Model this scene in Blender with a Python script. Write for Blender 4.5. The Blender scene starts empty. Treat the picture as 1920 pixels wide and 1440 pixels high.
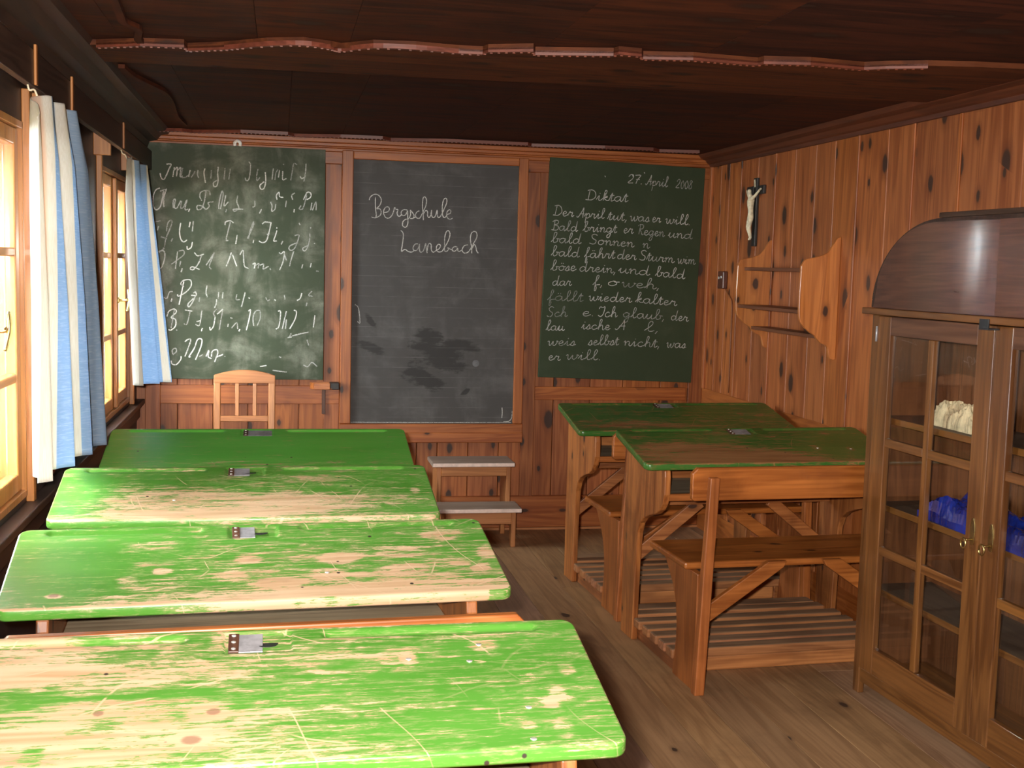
import bpy, bmesh, math, random
from mathutils import Vector, Matrix
S = bpy.context.scene
COL = S.collection
PI = math.pi
rnd = random.Random(7)

# ------------------------------------------------------------------ camera
CAM = Vector((0.7255, -6.7937, 1.5293))
RIGHT = Vector((0.98179, -0.18815, 0.02617))
UP = Vector((-0.0074, 0.09977, 0.99498))
FWD = Vector((0.18982, 0.97706, -0.09656))
cd = bpy.data.cameras.new('camera')
cam = bpy.data.objects.new('camera', cd); COL.objects.link(cam)
cam.matrix_world = Matrix(((RIGHT.x, UP.x, -FWD.x, CAM.x), (RIGHT.y, UP.y, -FWD.y, CAM.y), (RIGHT.z, UP.z, -FWD.z, CAM.z), (0, 0, 0, 1)))
cd.sensor_fit = 'HORIZONTAL'; cd.sensor_width = 36.0; cd.lens = 2250.4 * 36 / 1920
cd.clip_start = 0.05
S.camera = cam

# ------------------------------------------------------------------ sky, flash, window daylight, exposure
SKY_STRENGTH = 58.0
FLASH_POWER = 180.0
EXPOSURE = 0.0
w = bpy.data.worlds.new('sky'); S.world = w; w.use_nodes = True
bg = w.node_tree.nodes['Background']
bg.inputs['Color'].default_value = (0.93, 0.97, 1.0, 1); bg.inputs['Strength'].default_value = SKY_STRENGTH
fl = bpy.data.lights.new('camera_flash', 'AREA'); fl.shape = 'RECTANGLE'; fl.size = 0.05; fl.size_y = 0.03
fl.energy = FLASH_POWER; fl.color = (1.0, 0.95, 0.88)
flo = bpy.data.objects.new('camera_flash', fl); COL.objects.link(flo)
flo.matrix_world = cam.matrix_world.copy()
flo.location = CAM - RIGHT * 0.065 + UP * 0.045
WIN = {1: (-3.92, -2.87), 2: (-1.35, -0.26)}
WZ0, WZ1 = 0.78, 1.93
for k, (a, b) in WIN.items():                      # daylight portals in the window openings
    pl = bpy.data.lights.new('daylight_portal', 'AREA'); pl.shape = 'RECTANGLE'
    pl.size = 1.15; pl.size_y = b - a; pl.cycles.is_portal = True
    po = bpy.data.objects.new('daylight_portal', pl); COL.objects.link(po)
    po.location = (-0.42, (a + b) / 2, (WZ0 + WZ1) / 2); po.rotation_euler = (0, -PI / 2, 0)
S.view_settings.view_transform = 'Standard'; S.view_settings.look = 'None'
S.view_settings.exposure = EXPOSURE; S.view_settings.gamma = 1; S.view_settings.use_curve_mapping = False
S.cycles.use_denoising = True
S.cycles.max_bounces = 8; S.cycles.diffuse_bounces = 5; S.cycles.transparent_max_bounces = 16
S.cycles.sample_clamp_indirect = 8; S.cycles.caustics_reflective = False; S.cycles.caustics_refractive = False

# ------------------------------------------------------------------ node helper
class G:
    def __init__(s, name):
        s.m = bpy.data.materials.new(name); s.m.use_nodes = True
        s.t = s.m.node_tree; s.t.nodes.clear()
        s.out = s.t.nodes.new('ShaderNodeOutputMaterial')
    def add(s, typ, ins=None, **props):
        n = s.t.nodes.new(typ)
        for k, v in props.items(): setattr(n, k, v)
        for k, v in (ins or {}).items(): s.set(n.inputs[k], v)
        return n
    def set(s, sock, v):
        if isinstance(v, bpy.types.NodeSocket): s.t.links.new(v, sock)
        else:
            if isinstance(v, tuple) and len(v) == 3 and sock.type == 'RGBA': v = v + (1,)
            sock.default_value = v
    def math(s, op, a, b=0.0, c=0.0, clamp=False):
        return s.add('ShaderNodeMath', {0: a, 1: b, 2: c}, operation=op, use_clamp=clamp).outputs[0]
    def mix(s, f, a, b, mode='MIX'):
        return s.add('ShaderNodeMix', {0: f, 6: a, 7: b}, data_type='RGBA', blend_type=mode).outputs[2]
    def co(s): return s.add('ShaderNodeTexCoord').outputs['Object']
    def attr(s, n): return s.add('ShaderNodeAttribute', attribute_name=n).outputs['Fac']
    def map(s, v, scale=(1, 1, 1), loc=(0, 0, 0), rot=(0, 0, 0)):
        return s.add('ShaderNodeMapping', {0: v, 1: loc, 2: rot, 3: scale}).outputs[0]
    def noise(s, v, scale=1.0, detail=3.0, rough=0.55, dist=0.0):
        return s.add('ShaderNodeTexNoise', {'Vector': v, 'Scale': scale, 'Detail': detail, 'Roughness': rough, 'Distortion': dist}).outputs[0]
    def step(s, x, a, b):
        return s.add('ShaderNodeMapRange', {0: x, 1: a, 2: b, 3: 0.0, 4: 1.0}, interpolation_type='SMOOTHSTEP').outputs[0]
    def vadd(s, a, b): return s.add('ShaderNodeVectorMath', {0: a, 1: b}, operation='ADD').outputs[0]
    def vscale(s, v, k): return s.add('ShaderNodeVectorMath', {0: v, 3: k}, operation='SCALE').outputs[0]
    def sep(s, v): return s.add('ShaderNodeSeparateXYZ', {0: v}).outputs
    def comb(s, x, y, z): return s.add('ShaderNodeCombineXYZ', {0: x, 1: y, 2: z}).outputs[0]
    def bump(s, h, strength=0.2, dist=0.002):
        return s.add('ShaderNodeBump', {'Strength': strength, 'Distance': dist, 'Height': h}).outputs[0]
    def bsdf(s, col, rough=0.5, normal=None, **kw):
        n = s.add('ShaderNodeBsdfPrincipled', {'Base Color': col, 'Roughness': rough})
        if normal is not None: s.set(n.inputs['Normal'], normal)
        for k, v in kw.items(): s.set(n.inputs[k.replace('_', ' ')], v)
        s.t.links.new(n.outputs[0], s.out.inputs[0]); return n

def srgb(r, g, b):
    f = lambda c: c / 12.92 if c <= 0.04045 else ((c + 0.055) / 1.055) ** 2.4
    return (f(r / 255), f(g / 255), f(b / 255))

def grain(g, axis, across=1.0):
    """board coordinates with a random shift per board, plus grain value 0..1"""
    v = g.co()
    sh = g.math('ADD', g.math('MULTIPLY', g.attr('rnd'), 37.0), g.math('MULTIPLY', g.add('ShaderNodeObjectInfo').outputs['Random'], 11.0))
    v = g.vadd(v, g.comb(sh, g.math('MULTIPLY', sh, 0.73), g.math('MULTIPLY', sh, 1.31)))
    def sc(a, l):
        t = [a * across] * 3; t[axis] = l; return tuple(t)
    n1 = g.noise(g.map(v, sc(9, 0.7)), 1, 3, 0.5, 0.9)
    n2 = g.noise(g.map(v, sc(95, 2.2)), 1, 3, 0.6)
    n3 = g.noise(g.map(v, sc(26, 1.2)), 1, 3, 0.6)
    ring = g.math('MULTIPLY_ADD', g.math('SINE', g.math('MULTIPLY', n1, 46.0)), 0.5, 0.5)
    t = g.math('ADD', g.math('ADD', g.math('MULTIPLY', n1, 0.3), g.math('MULTIPLY', n2, 0.38)), g.math('ADD', g.math('MULTIPLY', ring, 0.13), g.math('MULTIPLY', n3, 0.3)))
    return v, t, sc

_woods = {}
def wood(name, light, dark, axis=2, knots=0.0, rough=0.5, vary=0.5, across=1.0, knotcol=(0.035, 0.016, 0.01), grime=0.0, coat=0.0, bump=0.12, kscale=1.0, spec=0.5, dust=None):
    key = (name, axis)
    if key in _woods: return _woods[key]
    g = G('%s_%s' % (name, 'xyz'[axis]))
    v, t, sc = grain(g, axis, across)
    f = g.step(t, 0.36, 0.74)
    col = g.mix(f, dark, light)
    r = g.attr('rnd')
    r2 = g.math('FRACT', g.math('MULTIPLY', r, 7.31))
    col = g.mix(1.0, col, g.comb(g.math('MULTIPLY_ADD', r, vary, 1 - vary / 2), g.math('MULTIPLY_ADD', r, vary * 0.9, 1 - vary * 0.45), g.math('MULTIPLY_ADD', r2, vary * 1.2, 1 - vary * 0.6)), 'MULTIPLY')
    h = t
    if knots > 0:
        xyz = g.sep(v); al = xyz[axis]; ac = g.math('ADD', xyz[(axis + 1) % 3], xyz[(axis + 2) % 3])
        vo = g.add('ShaderNodeTexVoronoi', {'Vector': g.comb(g.math('MULTIPLY', ac, 8.0 * kscale), g.math('MULTIPLY', al, 4.2 * kscale), 0.0), 'Scale': 1.0, 'Randomness': 1.0}, voronoi_dimensions='2D')
        wob = g.math('MULTIPLY', g.noise(g.map(v, sc(60, 40)), 1, 2), 0.06)
        siz = g.math('MULTIPLY_ADD', g.sep(vo.outputs['Color'])[1], 1.3, 0.75)
        d = g.math('MULTIPLY', g.math('ADD', vo.outputs['Distance'], wob), siz)
        cr = g.sep(vo.outputs['Color'])[0]
        on = g.step(cr, 1 - knots - 0.02, 1 - knots + 0.02)
        halo = g.math('MULTIPLY', g.math('SUBTRACT', 1.0, g.step(d, 0.14, 0.42)), on)
        kn = g.math('MULTIPLY', g.math('SUBTRACT', 1.0, g.step(d, 0.15, 0.215)), on)
        col = g.mix(g.math('MULTIPLY', halo, 0.55), col, tuple(c * 0.55 for c in dark))
        col = g.mix(g.math('MULTIPLY', kn, 0.92), col, knotcol)
    if dust:                                          # dust lying on faces that look up
        nz = g.sep(g.add('ShaderNodeNewGeometry').outputs['Normal'])[2]
        col = g.mix(g.math('MULTIPLY', g.step(nz, 0.6, 0.95), 0.75), col, g.mix(f, tuple(c * 0.6 for c in dust), dust))
    if grime > 0:
        gn = g.noise(g.co(), 2.3, 5, 0.62, 0.4)
        col = g.mix(g.math('MULTIPLY', g.step(gn, 0.47, 0.68), grime), col, tuple(c * 0.35 for c in dark))
    g.bsdf(col, g.math('MULTIPLY_ADD', t, 0.2, rough - 0.1), g.bump(h, bump), Coat_Weight=coat, Coat_Roughness=0.12, Specular_IOR_Level=spec)
    _woods[key] = g.m
    return g.m

def plain(name, col, rough=0.5, metallic=0.0, noise=0.25, nscale=40.0, **kw):
    g = G(name)
    n = g.noise(g.co(), nscale, 4, 0.6)
    c = g.mix(g.step(n, 0.3, 0.7), tuple(x * (1 - noise) for x in col), tuple(min(1, x * (1 + noise)) for x in col))
    g.bsdf(c, rough, g.bump(n, 0.08), Metallic=metallic, **kw)
    return g.m

# ------------------------------------------------------------------ materials
WALL = dict(light=(0.43, 0.138, 0.038), dark=(0.23, 0.057, 0.0125), knots=0.62, rough=0.45, vary=0.34, kscale=0.9)
def wall_pine(a): return wood('wall_pine', axis=a, **WALL)
def rail_pine(a): return wood('rail_pine', (0.44, 0.135, 0.03), (0.25, 0.06, 0.012), a, knots=0.14, rough=0.42, vary=0.2)
def crown_wood(a): return wood('crown_wood', (0.14, 0.036, 0.012), (0.06, 0.015, 0.006), a, rough=0.5, vary=0.2)
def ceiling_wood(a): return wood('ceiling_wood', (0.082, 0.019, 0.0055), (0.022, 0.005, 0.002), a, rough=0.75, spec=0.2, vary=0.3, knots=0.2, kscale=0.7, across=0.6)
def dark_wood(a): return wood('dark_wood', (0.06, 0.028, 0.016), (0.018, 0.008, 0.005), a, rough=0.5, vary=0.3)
def window_pine(a): return wood('window_pine', (0.46, 0.19, 0.05), (0.27, 0.09, 0.02), a, rough=0.35, vary=0.2, coat=0.3)
def desk_pine(a): return wood('desk_pine', (0.46, 0.165, 0.046), (0.20, 0.056, 0.014), a, knots=0.25, rough=0.42, vary=0.3, grime=0.6, kscale=1.3)
def bench_pine(a): return wood('bench_pine', (0.48, 0.155, 0.038), (0.24, 0.065, 0.014), a, knots=0.1, rough=0.34, vary=0.25, grime=0.35)
def slat_pine(a): return wood('slat_pine', (0.50, 0.20, 0.075), (0.26, 0.09, 0.03), a, rough=0.65, vary=0.3, grime=0.25, dust=(0.30, 0.20, 0.12))
def floor_pine(a): return wood('floor_pine', (0.40, 0.225, 0.115), (0.25, 0.13, 0.062), a, knots=0.1, rough=0.62, vary=0.25, grime=0.3)
def cabinet_wood(a): return wood('cabinet_wood', (0.21, 0.082, 0.021), (0.09, 0.031, 0.008), a, rough=0.32, vary=0.2, coat=0.5, bump=0.2)
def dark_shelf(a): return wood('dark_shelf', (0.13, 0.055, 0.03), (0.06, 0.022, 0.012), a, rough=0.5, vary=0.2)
def chair_wood(a): return wood('chair_wood', (0.50, 0.205, 0.075), (0.33, 0.12, 0.04), a, rough=0.4, vary=0.15)
def step_wood(a): return wood('step_wood', (0.36, 0.27, 0.21), (0.22, 0.15, 0.11), a, rough=0.6, vary=0.15)
BRASS = plain('brass', (0.55, 0.40, 0.16), 0.3, 1.0)
STEEL = plain('dull_steel', (0.40, 0.39, 0.41), 0.38, 0.35, 0.3, 25)
SHELFTOP = wood('shelf_grey', (0.34, 0.26, 0.18), (0.19, 0.135, 0.088), 0, rough=0.6, vary=0.2, grime=0.35)
IRON = plain('black_iron', (0.02, 0.02, 0.022), 0.5)
RIVET = plain('rivet_metal', (0.85, 0.8, 0.75), 0.3, 0.6)
CHALKWHITE = plain('chalk_white', (0.9, 0.88, 0.84), 0.9)
BAKELITE = plain('bakelite', (0.10, 0.032, 0.018), 0.35)
IVORY = plain('ivory', (0.75, 0.66, 0.46), 0.5)
EBONY = plain('ebony', (0.022, 0.019, 0.017), 0.5)

def glass_mat():
    g = G('window_glass')
    fr = g.add('ShaderNodeFresnel', {0: 1.5}).outputs[0]
    a = g.add('ShaderNodeBsdfTransparent', {0: (0.97, 0.98, 0.97)}).outputs[0]
    b = g.add('ShaderNodeBsdfGlossy', {0: (1, 1, 1), 1: 0.01}).outputs[0]
    m = g.add('ShaderNodeMixShader', {0: g.math('MULTIPLY', fr, g.math('SUBTRACT', 1.0, g.add('ShaderNodeNewGeometry').outputs['Backfacing'])), 1: a, 2: b}).outputs[0]
    g.t.links.new(m, g.out.inputs[0]); return g.m
GLASS = glass_mat()

def paint_mat(name, green, green2, bare, bare2):
    """worn oil paint over pine: painted where 'wear' is low, bare wood along the grain where it is high"""
    g = G(name)
    v, t, sc = grain(g, 0)
    wear = g.attr('wear')
    st = g.noise(g.map(v, (4.5, 130, 130)), 1, 5, 0.72, 0.3)
    bl = g.noise(g.map(v, (16, 48, 48)), 1, 6, 0.68, 0.5)
    fi = g.noise(g.map(v, (40, 260, 260)), 1, 3, 0.7)
    x = g.math('ADD', wear, g.math('ADD', g.math('MULTIPLY', g.math('SUBTRACT', st, 0.5), 2.3), g.math('ADD', g.math('MULTIPLY', g.math('SUBTRACT', bl, 0.5), 1.9), g.math('MULTIPLY', g.math('SUBTRACT', fi, 0.5), 1.3))))
    m = g.step(x, 0.45, 0.56)
    thin = g.math('MULTIPLY', g.step(x, 0.0, 0.48), 0.42)
    # scratches: thin broken lines in a few directions
    scr = None
    for ang, fr, sd in ((0.12, 9.0, 1.0), (-0.35, 6.0, 4.0), (1.2, 7.0, 9.0), (2.1, 5.0, 15.0), (0.75, 6.0, 23.0)):
        c = g.map(g.vadd(v, (sd, sd * 1.7, 0.0)), (1, 1, 1), (0, 0, 0), (0, 0, ang))
        wv = g.noise(g.map(c, (1.5, 1.5, 1.5)), 1, 2, 0.5)
        yy = g.math('ADD', g.math('MULTIPLY', g.sep(c)[1], fr), g.math('MULTIPLY', wv, 2.2))
        li = g.math('ABSOLUTE', g.math('SUBTRACT', g.math('FRACT', yy), 0.5))
        mk = g.step(g.noise(g.map(c, (5, 9, 9), (sd, 0, 0)), 1, 1), 0.55, 0.60)
        l = g.math('MULTIPLY', g.math('SUBTRACT', 1.0, g.step(li, 0.004, 0.013)), mk)
        scr = l if scr is None else g.math('MAXIMUM', scr, l)
    scr = g.math('MULTIPLY', scr, g.step(wear, 0.04, 0.22))
    fresh = g.mix(g.step(g.noise(g.map(v, (2.5, 9, 9)), 1, 4), 0.3, 0.7), green, green2)
    wd = g.mix(g.step(t, 0.32, 0.72), bare2, bare)
    grm = g.step(g.noise(g.map(v, (5, 22, 22)), 1, 4, 0.6), 0.55, 0.75)
    wd = g.mix(g.math('MULTIPLY', grm, 0.35), wd, tuple(c * 0.5 for c in bare2))
    col = g.mix(thin, fresh, tuple(0.4 * a + 0.6 * b for a, b in zip(green2, bare)))
    col = g.mix(m, col, wd)
    col = g.mix(g.math('MULTIPLY', scr, 0.75), col, bare)
    kn = g.attr('knot')
    kn = g.step(g.math('ADD', kn, g.math('MULTIPLY', g.math('SUBTRACT', fi, 0.5), 0.5)), 0.3, 0.75)
    col = g.mix(g.math('MULTIPLY', kn, 0.8), col, (0.27, 0.145, 0.09))
    sp = g.add('ShaderNodeTexVoronoi', {'Vector': g.map(v, (16, 16, 16)), 'Scale': 1.0})
    spk = g.math('MULTIPLY', g.math('SUBTRACT', 1.0, g.step(sp.outputs['Distance'], 0.05, 0.09)), g.step(g.sep(sp.outputs['Color'])[1], 0.80, 0.82))
    col = g.mix(spk, col, (0.05, 0.04, 0.03))
    g.bsdf(col, g.math('MULTIPLY_ADD', m, 0.2, 0.3), g.bump(g.math('ADD', g.math('MULTIPLY', m, -0.6), g.math('MULTIPLY', t, 0.3)), 0.25, 0.0015))
    return g.m
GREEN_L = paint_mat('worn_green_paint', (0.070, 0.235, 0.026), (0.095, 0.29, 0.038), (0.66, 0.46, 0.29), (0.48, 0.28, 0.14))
GREEN_LIT = paint_mat('lit_green_paint', (0.115, 0.46, 0.055), (0.14, 0.52, 0.07), (0.66, 0.43, 0.25), (0.46, 0.25, 0.115))  # brighter copy of the green: light on the rear desk put into its colour
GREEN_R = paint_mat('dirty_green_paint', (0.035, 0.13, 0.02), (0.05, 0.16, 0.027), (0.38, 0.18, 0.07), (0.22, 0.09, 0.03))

def slate_mat(name, base, dust, amount, lines=False, seed=0.0, smear=None):
    g = G(name)
    v = g.vadd(g.co(), (seed, seed * 2, seed))
    n = g.noise(g.map(v, (4.2, 4.2, 5.4)), 1, 6, 0.6, 0.5)
    n2 = g.noise(g.map(v, (9, 9, 2.2), (0, 0, 0), (0, 0.5, 0)), 1, 4, 0.6, 0.6)
    f = g.math('MULTIPLY', g.step(g.math('ADD', g.math('MULTIPLY', n, 0.7), g.math('MULTIPLY', n2, 0.3)), 0.44, 0.74), amount)
    fine = g.noise(g.map(v, (140, 140, 140)), 1, 2)
    col = g.mix(g.math('MULTIPLY', f, g.math('MULTIPLY_ADD', fine, 0.8, 0.5)), base, dust)
    if smear:                                         # wiped dark patches: (x, z, half width, half height, tilt)
        x, _, z = g.sep(g.co())
        wb = g.math('MULTIPLY', g.math('SUBTRACT', g.noise(g.map(v, (8, 8, 22), (0, 0, 0), (0, -0.3, 0)), 1, 5, 0.65), 0.5), 2.6)
        tot = None
        for cx, cz, rx, rz, tl in smear:
            dx = g.math('SUBTRACT', x, cx); dz = g.math('SUBTRACT', z, cz)
            a = g.math('DIVIDE', g.math('ADD', g.math('MULTIPLY', dx, math.cos(tl)), g.math('MULTIPLY', dz, math.sin(tl))), rx)
            b = g.math('DIVIDE', g.math('SUBTRACT', g.math('MULTIPLY', dz, math.cos(tl)), g.math('MULTIPLY', dx, math.sin(tl))), rz)
            d = g.math('ADD', g.math('SQRT', g.math('ADD', g.math('MULTIPLY', a, a), g.math('MULTIPLY', b, b))), wb)
            k = g.math('SUBTRACT', 1.0, g.step(d, 0.6, 1.05))
            tot = k if tot is None else g.math('MAXIMUM', tot, k)
        col = g.mix(g.math('MULTIPLY', tot, 0.8), col, tuple(c * 0.38 for c in base))
    if lines:
        zz = g.math('MULTIPLY', g.sep(g.co())[2], 17.5)
        li = g.math('ABSOLUTE', g.math('SUBTRACT', g.math('FRACT', zz), 0.5))
        ln = g.math('MULTIPLY', g.math('SUBTRACT', 1.0, g.step(li, 0.012, 0.035)), g.step(g.noise(g.map(v, (7, 7, 40)), 1, 3), 0.35, 0.7))
        col = g.mix(g.math('MULTIPLY', ln, 0.4), col, dust)
    g.bsdf(col, 0.6, g.bump(fine, 0.1), Specular_IOR_Level=0.3)
    return g.m

def chalk_mat():
    g = G('chalk_line')
    n = g.noise(g.map(g.co(), (260, 260, 260)), 1, 2, 0.6)
    a = g.math('MULTIPLY', g.attr('opacity'), g.step(n, 0.26, 0.5))
    d = g.add('ShaderNodeBsdfDiffuse', {0: (0.80, 0.80, 0.76)}).outputs[0]
    t = g.add('ShaderNodeBsdfTransparent').outputs[0]
    g.t.links.new(g.add('ShaderNodeMixShader', {0: a, 1: t, 2: d}).outputs[0], g.out.inputs[0])
    return g.m
CHALK = chalk_mat()

def curtain_mat():
    g = G('striped_curtain_cloth')
    uv = g.add('ShaderNodeUVMap', uv_map='cloth').outputs[0]
    x, y, _ = g.sep(uv)
    fr = x; edge = None
    for a, b in ((0.27, 0.50), (0.58, 0.72), (0.80, 0.985)):     # blue bands across the width of the cloth
        e = g.math('MULTIPLY', g.step(x, a, a + 0.006), g.math('SUBTRACT', 1.0, g.step(x, b, b + 0.006)))
        edge = e if edge is None else g.math('MAXIMUM', edge, e)
    thr = g.noise(g.map(uv, (14, 260, 1)), 1, 3, 0.7)
    th2 = g.noise(g.map(uv, (420, 30, 1)), 1, 2, 0.6)
    blue = g.mix(g.step(thr, 0.45, 0.75), (0.36, 0.49, 0.65), (0.54, 0.64, 0.75))
    cream = g.mix(g.step(th2, 0.35, 0.65), (0.74, 0.71, 0.64), (0.82, 0.80, 0.75))
    pale = g.mix(g.step(g.math('ABSOLUTE', g.math('SUBTRACT', fr, 0.2)), 0.02, 0.035), (0.74, 0.58, 0.46), cream)
    col = g.mix(edge, pale, blue)
    d = g.add('ShaderNodeBsdfDiffuse', {0: col, 'Normal': g.bump(g.math('ADD', thr, th2), 0.15)}).outputs[0]
    t = g.add('ShaderNodeBsdfTranslucent', {0: col}).outputs[0]
    g.t.links.new(g.add('ShaderNodeMixShader', {0: 0.45, 1: d, 2: t}).outputs[0], g.out.inputs[0])
    return g.m
CURTAIN = curtain_mat()

# ------------------------------------------------------------------ mesh helper
class MB:
    def __init__(s): s.v = []; s.f = []; s.r = []; s.mi = []
    def add(s, vs, fs, r=None, mi=0):
        o = len(s.v); s.v += [tuple(p) for p in vs]
        r = rnd.random() if r is None else r
        for f in fs: s.f.append(tuple(i + o for i in f)); s.r.append(r); s.mi.append(mi)
        return s
    def box(s, x0, x1, y0, y1, z0, z1, r=None, mi=0):
        vs = [(x, y, z) for z in (z0, z1) for y in (y0, y1) for x in (x0, x1)]
        return s.add(vs, [(0, 2, 3, 1), (4, 5, 7, 6), (0, 1, 5, 4), (2, 6, 7, 3), (0, 4, 6, 2), (1, 3, 7, 5)], r, mi)
    def prism(s, poly, axis, lo, hi, r=None, mi=0):
        n = len(poly)
        def P(a, b, c): return (c, a, b) if axis == 'x' else (a, c, b) if axis == 'y' else (a, b, c)
        vs = [P(a, b, lo) for a, b in poly] + [P(a, b, hi) for a, b in poly]
        fs = [tuple(range(n)), tuple(range(2 * n - 1, n - 1, -1))] + [(i, (i + 1) % n, n + (i + 1) % n, n + i) for i in range(n)]
        return s.add(vs, fs, r, mi)
    def beam(s, p0, p1, w, h, up=(0, 0, 1), r=None, mi=0):
        p0, p1 = Vector(p0), Vector(p1); d = (p1 - p0).normalized(); sd = d.cross(Vector(up)).normalized(); u = sd.cross(d)
        vs = [p + sd * a * w / 2 + u * b * h / 2 for p in (p0, p1) for a, b in ((-1, -1), (1, -1), (1, 1), (-1, 1))]
        return s.add(vs, [(0, 1, 2, 3), (7, 6, 5, 4), (0, 4, 5, 1), (1, 5, 6, 2), (2, 6, 7, 3), (3, 7, 4, 0)], r, mi)
    def tube(s, pts, rad, n=8, r=None, mi=0):
        pts = [Vector(p) for p in pts]; k = len(pts)
        rads = rad if isinstance(rad, (list, tuple)) else [rad] * k
        vs = []; u = None
        for i, p in enumerate(pts):
            d = (pts[min(i + 1, k - 1)] - pts[max(i - 1, 0)]).normalized()
            if u is None: u = d.orthogonal().normalized()
            u = (u - d * u.dot(d)).normalized(); b = d.cross(u)
            vs += [p + (u * math.cos(2 * PI * j / n) + b * math.sin(2 * PI * j / n)) * rads[i] for j in range(n)]
        fs = [(i * n + j, i * n + (j + 1) % n, (i + 1) * n + (j + 1) % n, (i + 1) * n + j) for i in range(k - 1) for j in range(n)]
        fs += [tuple(range(n - 1, -1, -1)), tuple(range((k - 1) * n, k * n))]
        return s.add(vs, fs, r, mi)
    def mesh(s, name, mats, smooth=False, fix=True):
        me = bpy.data.meshes.new(name)
        me.from_pydata(s.v, [], s.f); me.update()
        a = me.attributes.new('rnd', 'FLOAT', 'FACE'); a.data.foreach_set('value', s.r)
        if fix:
            bm = bmesh.new(); bm.from_mesh(me); bmesh.ops.recalc_face_normals(bm, faces=bm.faces); bm.to_mesh(me); bm.free()
        for m in (mats if isinstance(mats, (list, tuple)) else [mats]): me.materials.append(m)
        me.polygons.foreach_set('material_index', s.mi)
        if smooth: me.polygons.foreach_set('use_smooth', [True] * len(me.polygons))
        return me
    def build(s, name, mats, parent=None, bevel=0.0, smooth=False, loc=None):
        if loc is not None: s.v = [(a - loc[0], b - loc[1], c - loc[2]) for a, b, c in s.v]
        o = put(name, s.mesh(name, mats, smooth), parent, bevel)
        if loc is not None: o.location = loc
        return o

def put(name, me, parent=None, bevel=0.0):
    o = bpy.data.objects.new(name, me); COL.objects.link(o)
    if parent: o.parent = parent
    if bevel > 0:
        b = o.modifiers.new('bevel', 'BEVEL'); b.width = bevel; b.segments = 2; b.limit_method = 'ANGLE'; b.angle_limit = math.radians(35)
    return o
def thing(name, label, cat, loc=(0, 0, 0), rz=0.0, group=None):
    o = bpy.data.objects.new(name, None); COL.objects.link(o)
    o.location = loc; o.rotation_euler = (0, 0, rz); o.empty_display_size = 0.1
    return tag(o, label, cat, group)
def tag(o, label, cat, group=None):
    o['label'] = label; o['category'] = cat
    if group: o['group'] = group
    return o
def struct(o): o['kind'] = 'structure'; return o
def smooth_path(pts, n=5):
    """Catmull-Rom through 2-D/3-D points"""
    P = [Vector(p) for p in pts]
    if len(P) < 3: return P
    Q = [P[0] * 2 - P[1]] + P + [P[-1] * 2 - P[-2]]; out = []
    for i in range(1, len(Q) - 2):
        a, b, c, d = Q[i - 1:i + 3]
        for k in range(n):
            t = k / n
            out.append(0.5 * (2 * b + (c - a) * t + (2 * a - 5 * b + 4 * c - d) * t * t + (3 * b - a - 3 * c + d) * t ** 3))
    return out + [P[-1]]
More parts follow.
